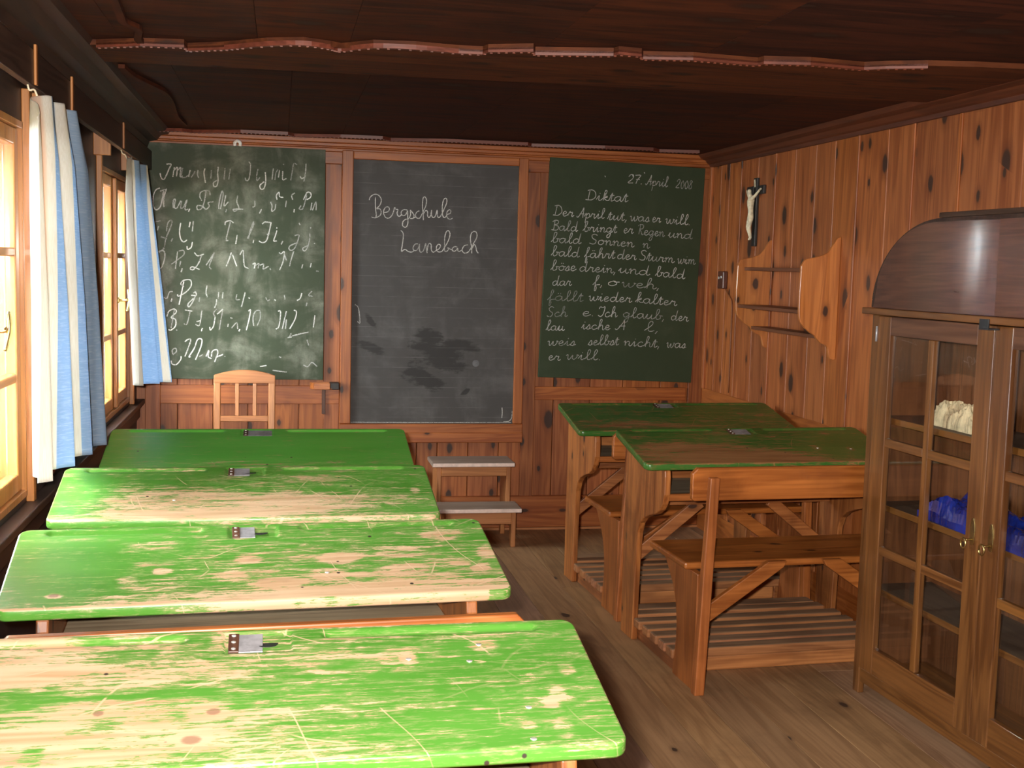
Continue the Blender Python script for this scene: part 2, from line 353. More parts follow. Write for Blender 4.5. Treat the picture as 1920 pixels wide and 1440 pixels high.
CHALK_ALPHABET = """84,1985 89,1962 103,1952 119,1981 130,2009 141,2035 117,2034;158,2019 150,1968;158,2005 174,2019 169,1971;177,2005 191,2020 188,1972 202,1975;202,2018 194,1972 213,1967 230,1979;241,2008 232,1971;246,1969 257,1986 266,2003;282,2010 279,1987 285,1967;318,2020 313,1994 321,1943;352,2012 349,1967;388,2031 385,1991 388,1957 380,1928 366,1925 363,1945 385,1960;424,2027 419,1964;452,2025 444,1965;550,2066 559,2049 556,1998 548,1966 534,1966 531,1980;599,2028 593,1999 593,1965 610,1983;638,2013 641,1967 633,1927 616,1920 610,1940 633,1961;681,2037 675,1974;690,1972 695,2009 706,2030;715,2027 709,1987;734,2062 737,2057;732,2022 732,1976 752,1983;809,2060 791,2065 783,2019 775,1972;857,2068 855,2021 847,1969;826,1997 835,1986 849,1993;83,1906 61,1894 48,1859 48,1814 61,1789 83,1804 94,1844 103,1890 102,1805;83,1889 119,1902;116,1901 100,1839 105,1805;152,1801 152,1841 163,1847 158,1807 171,1802 191,1842;196,1842 191,1802 207,1811 224,1849 213,1797 230,1798;238,1801 232,1784;302,1846 291,1868 296,1891 319,1901 341,1899 346,1876;324,1898 316,1847 302,1806 280,1797 277,1817 302,1818 324,1801 341,1819 335,1836 363,1843;391,1804 394,1844 408,1901 414,1879 400,1804;428,1879 419,1822 442,1845;433,1805 428,1788;492,1881 487,1847 498,1813 476,1795 470,1806 521,1808;583,1856 583,1827 571,1821;620,1812 608,1788;668,1853 676,1831 674,1802 691,1814 696,1843;702,1866 699,1889 713,1907 716,1884 736,1879;753,1862 748,1827;787,1869 781,1892 798,1907;796,1818 794,1800;845,1871 856,1895 867,1913 885,1907 882,1884 862,1872;862,1895 851,1848 839,1819 822,1821 833,1839;891,1856 885,1815;894,1815 914,1862 914,1816;56,1724 86,1731;69,1679 75,1702;116,1675 124,1721 141,1735 144,1716 113,1635 108,1601 99,1583;86,1646 119,1635;149,1639 141,1622;191,1723 185,1677 191,1637 207,1621 224,1633;241,1730 235,1701;257,1736 252,1679;252,1622 246,1593 227,1581 224,1598;425,1719 428,1736 453,1743 470,1732;453,1737 442,1691 431,1639 442,1636;490,1667 482,1617;550,1648 561,1700 577,1741 575,1718 544,1648;578,1643 575,1626;623,1731 640,1743 674,1739;671,1738 660,1686 646,1640 624,1630 606,1638;663,1680 649,1674;703,1699 695,1670 686,1641 703,1641;703,1716 702,1708;735,1642 726,1622;800,1673 823,1677 812,1633 795,1598 772,1594 772,1614 807,1633;823,1743 829,1732;881,1687 881,1658 870,1611 853,1590 844,1605 876,1623;886,1722 885,1714;907,1636 909,1631;74,1566 102,1569 108,1538 96,1492 83,1472;105,1584 77,1560;174,1568 168,1517 163,1474;141,1499 174,1523 207,1552 205,1575 180,1571;191,1517 185,1489;199,1478 193,1457;263,1565 280,1548 313,1558;302,1555 285,1508 258,1473 241,1476 252,1488 291,1474;369,1568 353,1528 342,1493 353,1476;325,1498 369,1568;432,1495 448,1536 459,1571;465,1559 488,1497;505,1560 522,1584 528,1503 550,1487;573,1510 587,1516 582,1487;590,1505 607,1514 602,1488;613,1506 633,1512 630,1486 659,1501;667,1490 670,1481;715,1578 727,1572 744,1584 738,1532 719,1482;744,1573 756,1533;795,1589 779,1533 773,1504;845,1517 839,1494;891,1524 886,1501;918,1481 932,1480;102,1318 118,1313 132,1348 149,1351;146,1314 140,1296;207,1378 191,1395 207,1413 241,1416 246,1385 219,1350 179,1326 174,1337;207,1407 196,1349 182,1280;258,1345 269,1351 272,1333 246,1333;269,1333 252,1293 233,1269 230,1286 258,1316;291,1322 288,1299;330,1387 325,1352 331,1323;392,1353 390,1319;381,1313 379,1289 370,1266;415,1354 412,1319;489,1344 486,1315 506,1315;534,1356 523,1310 514,1275;551,1325 560,1322;645,1330 654,1312 668,1319;691,1319 700,1313;746,1344 749,1320;841,1357 832,1328 815,1316;896,1370 878,1346 902,1341;870,1305 865,1285;118,1215 129,1244 157,1256 168,1239 140,1210 163,1199 163,1164 140,1141 126,1143;157,1250 140,1152;168,1144 171,1138;213,1252 252,1246;241,1246 224,1177 207,1176;303,1253 291,1172 269,1174;275,1189 297,1195;306,1155 300,1137;381,1261 365,1237 376,1214;373,1214 365,1167 348,1144 345,1161;415,1255 404,1203 396,1145;384,1232 415,1261;455,1215 466,1210;444,1180 441,1163;461,1157 489,1187 495,1152;506,1152 501,1140;552,1252 563,1258 555,1206 541,1147;580,1171 577,1218 591,1253 614,1253 615,1212 598,1171;712,1255 726,1250 718,1173 701,1155;736,1156 747,1209 758,1256;753,1156 758,1209;798,1263 813,1251 804,1210 776,1157;776,1115 785,1133;788,1118 834,1131 880,1141;914,1235 906,1168;765,1109 788,1113;149,1008 146,1031 163,1042 168,1025 149,1005;140,973 146,955 168,953 190,979 193,999;213,1078 227,1090 244,1090 230,1043 213,997;244,997 235,997 263,1044 280,1091 303,1091 297,1050 269,980;289,998 309,1009;325,998 340,1033 337,998 354,987;354,998 359,1028 382,1037 388,1016 371,969;376,993 416,1011;425,1002 427,998;616,946 651,952;685,926 726,920 763,916;872,1099 881,1067;645,910 668,908;719,1003 731,997;853,957 877,948 900,972 929,949"""
CHALK_SCHOOL = """1207,1883 1211,1897 1225,1911 1243,1916 1260,1910 1272,1894 1273,1874 1263,1852 1247,1838;1241,1900 1241,1868 1243,1831 1247,1803 1245,1785;1249,1836 1266,1836 1274,1823 1271,1804 1257,1792 1243,1786 1227,1787 1221,1791;1291,1817 1312,1822 1320,1836 1314,1848 1300,1847 1289,1830 1289,1807 1301,1789 1318,1787 1334,1802 1343,1823 1349,1846 1356,1837 1368,1835 1363,1817 1369,1801 1380,1800 1390,1811;1420,1835 1403,1837 1388,1827 1387,1811 1399,1803 1413,1811 1422,1833 1423,1800 1425,1768 1419,1744 1406,1739 1395,1750 1397,1769 1411,1783 1430,1789 1439,1812 1437,1835 1448,1824 1459,1806 1453,1790 1437,1789;1453,1790 1467,1797;1488,1833 1474,1825 1467,1809 1474,1793 1491,1793 1502,1812 1511,1831 1523,1859 1528,1887 1524,1906 1514,1912 1507,1898 1505,1859 1510,1817 1512,1782;1512,1817 1525,1836 1535,1829 1535,1809 1543,1797 1552,1809 1558,1840 1557,1814 1566,1798 1580,1808 1589,1841 1591,1810 1599,1799 1611,1811 1629,1849 1643,1887 1639,1908 1627,1903 1619,1877 1618,1835 1623,1807 1633,1800 1644,1812;1644,1817 1663,1825 1667,1839 1658,1845 1646,1833 1644,1812 1652,1796 1666,1792 1678,1799;1385,1720 1396,1711 1401,1692 1397,1650 1391,1604 1402,1611 1414,1614 1428,1605 1447,1601 1461,1608;1484,1648 1468,1646 1457,1629 1460,1613 1475,1611 1489,1630 1493,1649 1492,1621 1499,1602 1516,1612 1527,1652 1529,1636 1537,1598;1537,1612 1541,1641 1550,1653 1559,1644 1560,1618 1570,1604 1584,1611 1605,1626 1612,1643 1600,1649 1589,1635 1591,1616 1603,1606 1620,1610 1631,1625 1654,1667 1665,1705 1658,1726 1645,1723 1636,1695 1635,1653 1636,1615 1648,1611 1658,1623 1653,1632 1670,1623 1679,1620;1707,1638 1691,1638 1679,1626 1684,1614 1698,1615 1710,1631 1712,1615 1722,1613 1734,1620;1769,1650 1750,1647 1739,1632 1737,1616 1749,1604 1766,1607 1780,1622 1800,1658 1819,1696 1816,1722 1801,1728 1787,1716 1782,1685 1789,1643 1792,1603;1791,1629 1805,1653 1813,1644 1821,1616 1830,1606"""
CHALK_DICTATION = """27. 2692 2033 2783 2030 80
April 2801 2027 2933 2020 60
2008 2985 2016 3083 2014 35
Diktat 2447 1928 2693 1926 85
Der 2257 1833 2374 1830 80
April 2397 1826 2558 1824 80
tut, 2580 1819 2697 1817 80
was 2714 1818 2829 1815 70
er 2849 1816 2898 1813 75
will. 2930 1810 3084 1804 80
Bald 2251 1749 2402 1746 70
bringt 2436 1748 2634 1745 80
er 2677 1746 2734 1745 75
Regen 2763 1741 2924 1732 50
und 2950 1730 3096 1723 65
bald 2251 1679 2424 1676 75
Sonnen 2478 1677 2740 1666 75
n 2797 1663 2835 1662 60
bald 2253 1603 2416 1599 80
fährt 2449 1598 2628 1597 80
der 2645 1596 2757 1592 80
Sturm 2780 1593 2988 1582 75
wim 3012 1580 3120 1576 60
böse 2253 1519 2398 1520 75
drein, 2421 1519 2640 1512 80
und 2657 1517 2841 1504 80
bald 2881 1502 3059 1489 85
dar 2264 1432 2373 1434 65
f, 2506 1439 2565 1435 70
o 2591 1439 2651 1439 90
weh, 2677 1434 2910 1425 60
fällt 2238 1346 2444 1344 40
wieder 2483 1350 2737 1344 85
kalter 2766 1345 3013 1330 80
Sch 2238 1252 2353 1254 45
e. 2444 1260 2520 1260 75
Ich 2540 1259 2654 1257 85
glaub, 2692 1258 2947 1245 60
der 2987 1246 3090 1239 85
lau 2235 1173 2339 1173 80
ische 2446 1184 2614 1181 75
A 2648 1183 2706 1183 70
l, 2827 1179 2915 1172 65
weis 2246 1085 2407 1087 55
selbst 2489 1091 2669 1094 65
nicht, 2704 1091 2924 1083 60
was 2965 1084 3082 1081 75
er 2251 1000 2319 998 65
will. 2358 1007 2569 1004 60"""
WEAR = {
 'A': [(0.758,0.301,0.050,0.043,0.30),(0.796,0.309,0.013,0.052,0.60),(0.934,0.221,0.025,0.045,0.60),(0.919,0.350,0.006,0.026,0.60),(1.065,0.452,0.013,0.051,0.45),(1.032,0.630,0.014,0.043,0.70),(1.014,0.691,0.011,0.035,0.70),(1.019,0.875,0.015,0.057,0.42),(0.964,0.845,0.012,0.029,0.35),(0.176,0.208,0.076,0.166,0.50),(0.292,0.355,0.186,0.101,0.40),(0.289,0.606,0.120,0.066,0.42),(0.285,0.833,0.200,0.149,0.45),(0.466,0.651,0.029,0.052,0.60),(0.444,0.829,0.024,0.048,0.60),(0.482,0.066,0.018,0.091,0.30),(0.195,0.492,0.064,0.083,-0.35),(0.380,0.492,0.092,0.035,-0.35),(0.603,0.940,0.127,0.067,0.22),(0.737,0.249,0.111,0.035,0.25),(0.540,0.697,0.165,0.037,0.20),(0.222,0.885,0.016,0.072,-0.40),(0.894,0.716,0.012,0.023,0.20),(0.644,0.340,0.180,0.125,0.12),(0.855,0.132,0.212,0.028,0.25),(0.197,0.016,0.159,0.027,0.30)],
 'B': [(0.310,0.277,0.051,0.051,0.50),(0.525,0.491,0.027,0.056,0.75),(0.729,0.532,0.038,0.063,0.70),(0.334,0.609,0.019,0.040,0.65),(0.259,0.710,0.020,0.045,0.50),(0.481,0.707,0.033,0.059,0.50),(0.591,0.797,0.052,0.052,0.65),(0.702,0.721,0.041,0.060,0.60),(0.309,0.798,0.057,0.044,0.45),(0.113,0.858,0.017,0.030,0.70),(0.747,0.493,0.040,0.064,0.60),(1.004,0.248,0.049,0.077,0.55),(0.885,0.469,0.052,0.065,0.45),(1.094,0.510,0.021,0.066,0.70),(1.018,0.627,0.026,0.042,0.60),(0.881,0.698,0.058,0.061,0.60),(1.061,0.715,0.021,0.035,0.65),(0.889,0.962,0.321,0.101,0.70),(0.499,0.935,0.279,0.062,0.50),(0.800,0.810,0.272,0.079,0.35),(0.686,0.580,0.379,0.170,0.16),(0.157,0.504,0.092,0.198,-0.20)],
 'C': [(0.453,0.742,0.357,0.210,0.55),(0.827,0.728,0.274,0.157,0.35),(0.351,0.922,0.377,0.074,0.55),(0.264,0.477,0.202,0.081,0.30),(0.771,0.307,0.099,0.086,0.25),(1.059,0.533,0.013,0.052,0.70),(0.575,0.293,0.262,0.106,0.12),(0.071,0.560,0.090,0.380,-0.30),(1.033,0.798,0.073,0.176,-0.12)],
 'D': [(0.580,0.904,0.503,0.052,0.30)],
 'E': [(0.297,0.743,0.299,0.224,0.55),(0.481,0.881,0.255,0.167,0.50),(0.175,0.507,0.138,0.117,0.30),(0.654,0.961,0.282,0.056,0.35),(0.795,0.620,0.019,0.060,0.50),(0.944,0.652,0.017,0.060,0.60),(0.910,0.204,0.025,0.048,0.45),(0.059,0.283,0.018,0.045,0.45),(0.882,0.583,0.172,0.295,-0.20)],
 'F': [(0.317,0.829,0.239,0.090,0.45),(0.230,0.678,0.159,0.091,0.25),(0.893,0.434,0.014,0.058,0.50)],
}

# ================================================================== the room
W = 3.205; H = 2.2095; YB = -8.2          # right wall face, ceiling height, wall behind the photographer

def planks(mb, axis, edges, lo, hi, z0, z1, face, back, gap=0.003, mi=0):
    """upright boards; axis 'x': boards side by side along x on a wall facing -y, 'y': along y on a wall facing +-x"""
    for a, b in zip(edges[:-1], edges[1:]):
        if axis == 'x': mb.box(a + gap / 2, b - gap / 2, min(face, back), max(face, back), z0, z1, None, mi)
        else: mb.box(min(face, back), max(face, back), a + gap / 2, b - gap / 2, z0, z1, None, mi)
def steps(a, b, lo, hi):
    e = [a]
    while e[-1] < b - lo: e.append(min(b, e[-1] + rnd.uniform(lo, hi)))
    if e[-1] < b: e.append(b)
    return e

# floor: boards running away from the camera
m = MB(); e = steps(-0.3, W + 0.05, 0.15, 0.21)
for a, b in zip(e[:-1], e[1:]):
    ys = [YB - 0.1] + sorted(rnd.uniform(YB + 1, -0.5) for _ in range(2)) + [0.1]
    for y0, y1 in zip(ys[:-1], ys[1:]): m.box(a + 0.0012, b - 0.0012, y0 + 0.0008, y1 - 0.0008, -0.03, 0)
m.box(-0.35, W + 0.1, YB - 0.1, 0.1, -0.06, -0.0305)
struct(m.build('floor', floor_pine(1), bevel=0.0012))

# ceiling: wide dark boards
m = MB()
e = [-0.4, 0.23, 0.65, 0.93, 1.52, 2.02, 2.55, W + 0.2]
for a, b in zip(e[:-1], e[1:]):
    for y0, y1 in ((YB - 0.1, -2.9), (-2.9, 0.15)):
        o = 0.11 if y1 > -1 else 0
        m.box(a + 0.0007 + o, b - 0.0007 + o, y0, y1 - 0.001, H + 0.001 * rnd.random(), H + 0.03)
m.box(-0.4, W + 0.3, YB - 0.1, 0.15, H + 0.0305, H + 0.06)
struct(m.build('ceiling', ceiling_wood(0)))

# ceiling cross board with its wavy front moulding
FR = [(0.02, -2.74), (0.150, -2.756), (0.291, -2.833), (0.425, -2.851), (0.431, -2.79), (0.546, -2.855), (0.678, -2.967), (0.789, -3.015), (0.871, -2.978), (0.905, -2.952), (0.997, -3.041), (1.126, -3.058), (1.260, -3.038), (1.334, -3.044), (1.344, -3.086), (1.474, -3.142), (1.491, -3.090), (1.723, -3.152), (1.730, -3.184), (1.807, -3.172), (1.825, -3.129), (1.976, -3.163), (2.197, -3.140), (2.204, -3.174), (2.347, -3.204), (2.540, -3.179), (2.592, -3.219), (2.708, -3.272), (2.85, -3.30), (W - 0.02, -3.33)]
m = MB()
top = [(x, y) for x, y in FR] + [(W - 0.02, -2.55), (0.02, -2.42)]
m.prism(top, 'z', H - 0.018, H - 0.001, 0.5)
struct(m.build('trim_1', wood('ceiling_board', (0.13, 0.036, 0.011), (0.05, 0.013, 0.005), 0, knots=0.35, rough=0.7, spec=0.2, vary=0.1, across=0.6)))
def wavy(name, pts, y_off, z0, z1, mat):
    m = MB()
    for (x0, y0), (x1, y1) in zip(pts[:-1], pts[1:]):
        m.prism([(x0, y0), (x1, y1), (x1, y1 + y_off), (x0, y0 + y_off)], 'z', z0, z1, 0.4)
    d = 0.0                                       # a row of small notches under the lip
    for (x0, y0), (x1, y1) in zip(pts[:-1], pts[1:]):
        L = math.hypot(x1 - x0, y1 - y0); k = max(1, int(L / 0.022))
        for i in range(k):
            t = (i + 0.5) / k; x = x0 + (x1 - x0) * t; y = y0 + (y1 - y0) * t
            m.box(x - 0.004, x + 0.004, y + 0.008, y + 0.014, z0 - 0.003, z0 + 0.001, 0.9)
    return struct(m.build(name, mat))
def lip_wood(a): return wood('lip_wood', (0.20, 0.05, 0.024), (0.11, 0.028, 0.014), a, rough=0.45, vary=0.2)
dens = []
for p in smooth_path(FR[5:13], 4): dens.append((p.x, p.y))
wavy('trim_2', FR[1:5] + dens + FR[13:28], 0.02, H - 0.026, H - 0.012, lip_wood(0))
# the side scrolls of the same ceiling frame, by the windows
m = MB()
for path in ([(0.30, -3.55), (0.285, -3.25), (0.282, -3.148), (0.31, -3.05), (0.292, -2.903), (0.294, -2.80)], [(0.17, -2.30), (0.186, -2.095), (0.23, -1.866), (0.26, -1.70), (0.262, -1.367), (0.24, -0.878), (0.25, -0.5)]):
    q = smooth_path([(x, y, H - 0.012) for x, y in path], 4)
    for a, b in zip(q[:-1], q[1:]): m.beam(a, b, 0.022, 0.014, r=0.5)
struct(m.build('trim_3', ceiling_wood(1)))
BK = [(0.05, -0.25), (0.218, -0.317), (0.267, -0.262), (0.515, -0.398), (0.757, -0.403), (0.79, -0.311), (1.03, -0.393), (1.25, -0.412), (1.299, -0.323), (1.585, -0.427), (1.841, -0.432), (2.03, -0.44), (2.06, -0.38), (2.453, -0.47), (2.726, -0.48), (2.78, -0.40), (3.0, -0.45)]
wavy('trim_4', [(x, y * 0.8) for x, y in BK], 0.02, H - 0.022, H - 0.006, lip_wood(0))

# back wall: knotty boards, framed by stiles and rails
m = MB()
planks(m, 'x', [0, 0.17, 0.36, 0.55, 0.66, 0.83, 0.97, 1.16, 1.33, 1.50, 1.62, 1.80, 1.98, 2.15, 2.30, 2.52, 2.72, 2.95, W + 0.03], 0, 1, 0, H, 0.03, 0.06)
m.box(-0.1, W + 0.1, 0.0605, 0.1, -0.03, H + 0.03)
R = lambda x0, x1, z0, z1, y=0.008, mi=1: m.box(x0, x1, y, 0.031, z0, z1, None, mi)
R(0.08, 1.055, 0.735, 0.838); R(2.185, 3.105, 0.765, 0.842); R(0.0, W, 2.075, 2.142, 0.012)
R(0, 0.08, 0.19, 2.075, 0.008, 0); R(0.965, 1.055, 0.19, 2.075, 0.01, 0); R(2.107, 2.185, 0.19, 2.075, 0.012, 0); R(3.118, W, 0.19, 2.075, 0.008, 0)
struct(m.build('wall_back', [wall_pine(2), rail_pine(0)], bevel=0.003))
m = MB(); m.box(0.02, W, -0.002, 0.03, 0.012, 0.198, 0.5)
struct(m.build('baseboard_back', rail_pine(0), bevel=0.004))
m = MB(); m.box(0.02, W, -0.012, 0.02, 0, 0.0125, 0.9)
struct(m.build('trim_5', slat_pine(0)))
m = MB()
for z0, z1, y in ((2.142, 2.16, 0.0), (2.16, 2.168, -0.012), (2.168, 2.186, -0.022), (2.186, H, -0.045)): m.box(0, W, y, 0.03, z0, z1, 0.5)
struct(m.build('trim_6', rail_pine(0), bevel=0.003))

# right wall: broad knotty boards with thin beads
m = MB()
e = [YB, -7.6, -7.1, -6.7, -6.2, -5.75, -5.3, -4.8, -4.35, -3.9, -3.45, -3.05, -2.66, -2.32, -2.11, -1.85, -1.62, -1.42, -1.19, -0.955, -0.72, -0.488, -0.30, -0.17, 0.03]
planks(m, 'y', e, 0, 1, 0, H, W, W + 0.03)
m.box(W + 0.0305, W + 0.08, YB, 0.1, -0.03, H + 0.03)
struct(m.build('wall_right', wall_pine(2), bevel=0.003))
m = MB()
for y in (-0.488, -0.955, -1.85, -2.32, -2.66, -3.45, -4.35): m.box(W - 0.007, W + 0.001, y - 0.009, y + 0.009, 0.845, 2.15, None)
m.box(W - 0.016, W + 0.001, -0.045, -0.012, 0.845, 2.15)
struct(m.build('trim_7', wall_pine(2), bevel=0.003))
m = MB(); m.box(W - 0.004, W + 0.001, YB, -0.01, 0.70, 0.845, 0.3)
struct(m.build('trim_8', rail_pine(1), bevel=0.004))
m = MB(); m.prism([(W + 0.01, 2.142), (W - 0.018, 2.142), (W - 0.022, 2.158), (W - 0.034, 2.164), (W - 0.05, 2.182), (W - 0.085, 2.190), (W - 0.10, 2.2095), (W + 0.01, 2.2095)], 'y', YB, -0.02, 0.5)
struct(m.build('trim_9', crown_wood(1)))
m = MB(); m.box(W - 0.004, W + 0.001, YB, -0.01, 0.0, 0.14, 0.3)
struct(m.build('baseboard_right', rail_pine(1), bevel=0.004))

# wall behind the photographer
m = MB(); planks(m, 'x', steps(-0.1, W + 0.1, 0.2, 0.3), 0, 1, 0, H, YB, YB - 0.03); m.box(-0.4, W + 0.1, YB - 0.06, YB - 0.0305, -0.03, H + 0.03)
struct(m.build('wall_front', wall_pine(2), bevel=0.003))

# left wall: dark timber with deep window niches
XW, XO = -0.05, -0.30
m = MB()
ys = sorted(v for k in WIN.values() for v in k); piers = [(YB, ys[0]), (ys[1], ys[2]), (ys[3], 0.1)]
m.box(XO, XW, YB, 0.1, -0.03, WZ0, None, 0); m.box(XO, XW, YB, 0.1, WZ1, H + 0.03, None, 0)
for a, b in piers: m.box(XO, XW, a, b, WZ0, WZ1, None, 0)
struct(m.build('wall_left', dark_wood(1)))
m = MB(); m.box(XW, 0.0, YB, -0.0, 0.735, 0.762, 0.5); m.box(XW, -0.025, YB, 0.0, 0.66, 0.735, 0.4)
struct(m.build('trim_10', dark_wood(1), bevel=0.004))
m = MB(); m.box(0.02, 0.042, YB, -0.02, 2.0, 2.10, 0.5)
for y in (-3.16, -2.56, -1.23, -4.6, -5.8): m.box(0.042, 0.05, y - 0.011, y + 0.011, 2.004, 2.116, 0.8, 1)
for y in (-2.74, -1.44, -0.55, -4.1, -5.3): m.box(XW, 0.02, y - 0.011, y + 0.011, 1.955, 2.095, 0.9, 1)
struct(m.build('trim_11', [dark_wood(1), window_pine(2)], bevel=0.002))
m = MB(); m.prism([(XW, 2.12), (0.02, 2.12), (0.03, 2.15), (0.07, 2.16), (0.09, 2.185), (0.13, 2.19), (0.14, H), (XW, H)], 'y', YB, -0.02, 0.5)
struct(m.build('trim_12', dark_wood(1)))

def window(k):
    a, b = WIN[k]; mid = (a + b) / 2; z0, z1 = WZ0, WZ1
    t = struct(bpy.data.objects.new('window_%d' % k, None)); COL.objects.link(t); t.location = (XW, mid, z0)
    a -= mid; b -= mid; h = z1 - z0; d = XO - XW
    m = MB()                                             # box lining the niche
    m.box(d, 0.004, a, a + 0.022, 0, h); m.box(d, 0.004, b - 0.022, b, 0, h)
    m.box(d, 0.004, a, b, h - 0.022, h); m.box(d, 0.004, a, b, 0, 0.022)
    m.build('window_box', window_pine(2), t, 0.002)
    for s, y in ((-1, a), (1, b)):                       # casing strips on the wall
        m = MB(); m.box(0.0, 0.024, y - 0.012, y + 0.026, -0.018, h + 0.10) if s > 0 else m.box(0.0, 0.024, y - 0.026, y + 0.012, -0.018, h + 0.10)
        m.build('casing', window_pine(2), t, 0.003)
    zm = (0.375, 0.757)
    def leaf(nm, x0, x1, y0, y1, st):
        f = MB(); za, zb = 0.024, h - 0.024
        f.box(x0, x1, y0, y0 + st, za, zb); f.box(x0, x1, y1 - st, y1, za, zb)
        f.box(x0, x1, y0 + st, y1 - st, za, za + st * 1.1); f.box(x0, x1, y0 + st, y1 - st, zb - st, zb)
        fo = f.build(nm, window_pine(2), t, 0.005)
        mm = MB()
        for z in zm: mm.box(x0 + 0.002, x1 - 0.002, y0 + st, y1 - st, z - 0.013, z + 0.013)
        mm.build('glazing_bar', window_pine(1), fo, 0.004)
        g = MB(); xc = (x0 + x1) / 2; zs = [za + st * 1.1] + list(zm) + [zb - st]
        for p, q in zip(zs[:-1], zs[1:]): g.box(xc - 0.0015, xc + 0.0015, y0 + st - 0.003, y1 - st + 0.003, p, q)
        g.build('pane', GLASS, fo)
        return fo
    for y0, y1 in ((a + 0.024, -0.002), (0.002, b - 0.024)):
        leaf('casement', -0.045, -0.008, y0, y1, 0.05)
        leaf('outer_casement', d + 0.02, d + 0.055, y0, y1, 0.055)
    m = MB(); m.box(-0.008, 0.012, -0.026, 0.026, 0.03, h - 0.03); m.build('meeting_strip', window_pine(2), t, 0.006)
    m = MB(); zc = 0.545
    m.tube([(0.01, 0, zc), (0.018, 0, zc), (0.02, 0, zc)], [0.014, 0.014, 0.006], 10); m.tube([(0.016, 0, zc), (0.05, 0, zc), (0.06, 0, zc + 0.004)], [0.006, 0.0055, 0.009], 8)
    m.tube(smooth_path([(0.058, 0.028, zc + 0.05), (0.064, 0.012, zc + 0.02), (0.066, 0, zc), (0.062, -0.012, zc - 0.03), (0.058, -0.02, zc - 0.052)], 4), [0.004] + [0.006] * 15 + [0.005], 8)
    m.build('window_handle', BRASS, t, smooth=True)
for k in WIN: window(k)

# mountain meadow outside the windows
g = G('meadow'); n = g.noise(g.co(), 0.4, 6); g.bsdf(g.mix(n, (0.055, 0.06, 0.035), (0.10, 0.10, 0.06)), 0.9)
m = MB(); m.add([(-0.45, -30, -1.2), (-0.45, 30, -1.2), (-40, 30, -7.0), (-40, -30, -7.0)], [(0, 1, 2, 3)])
struct(m.build('ground', g.m))

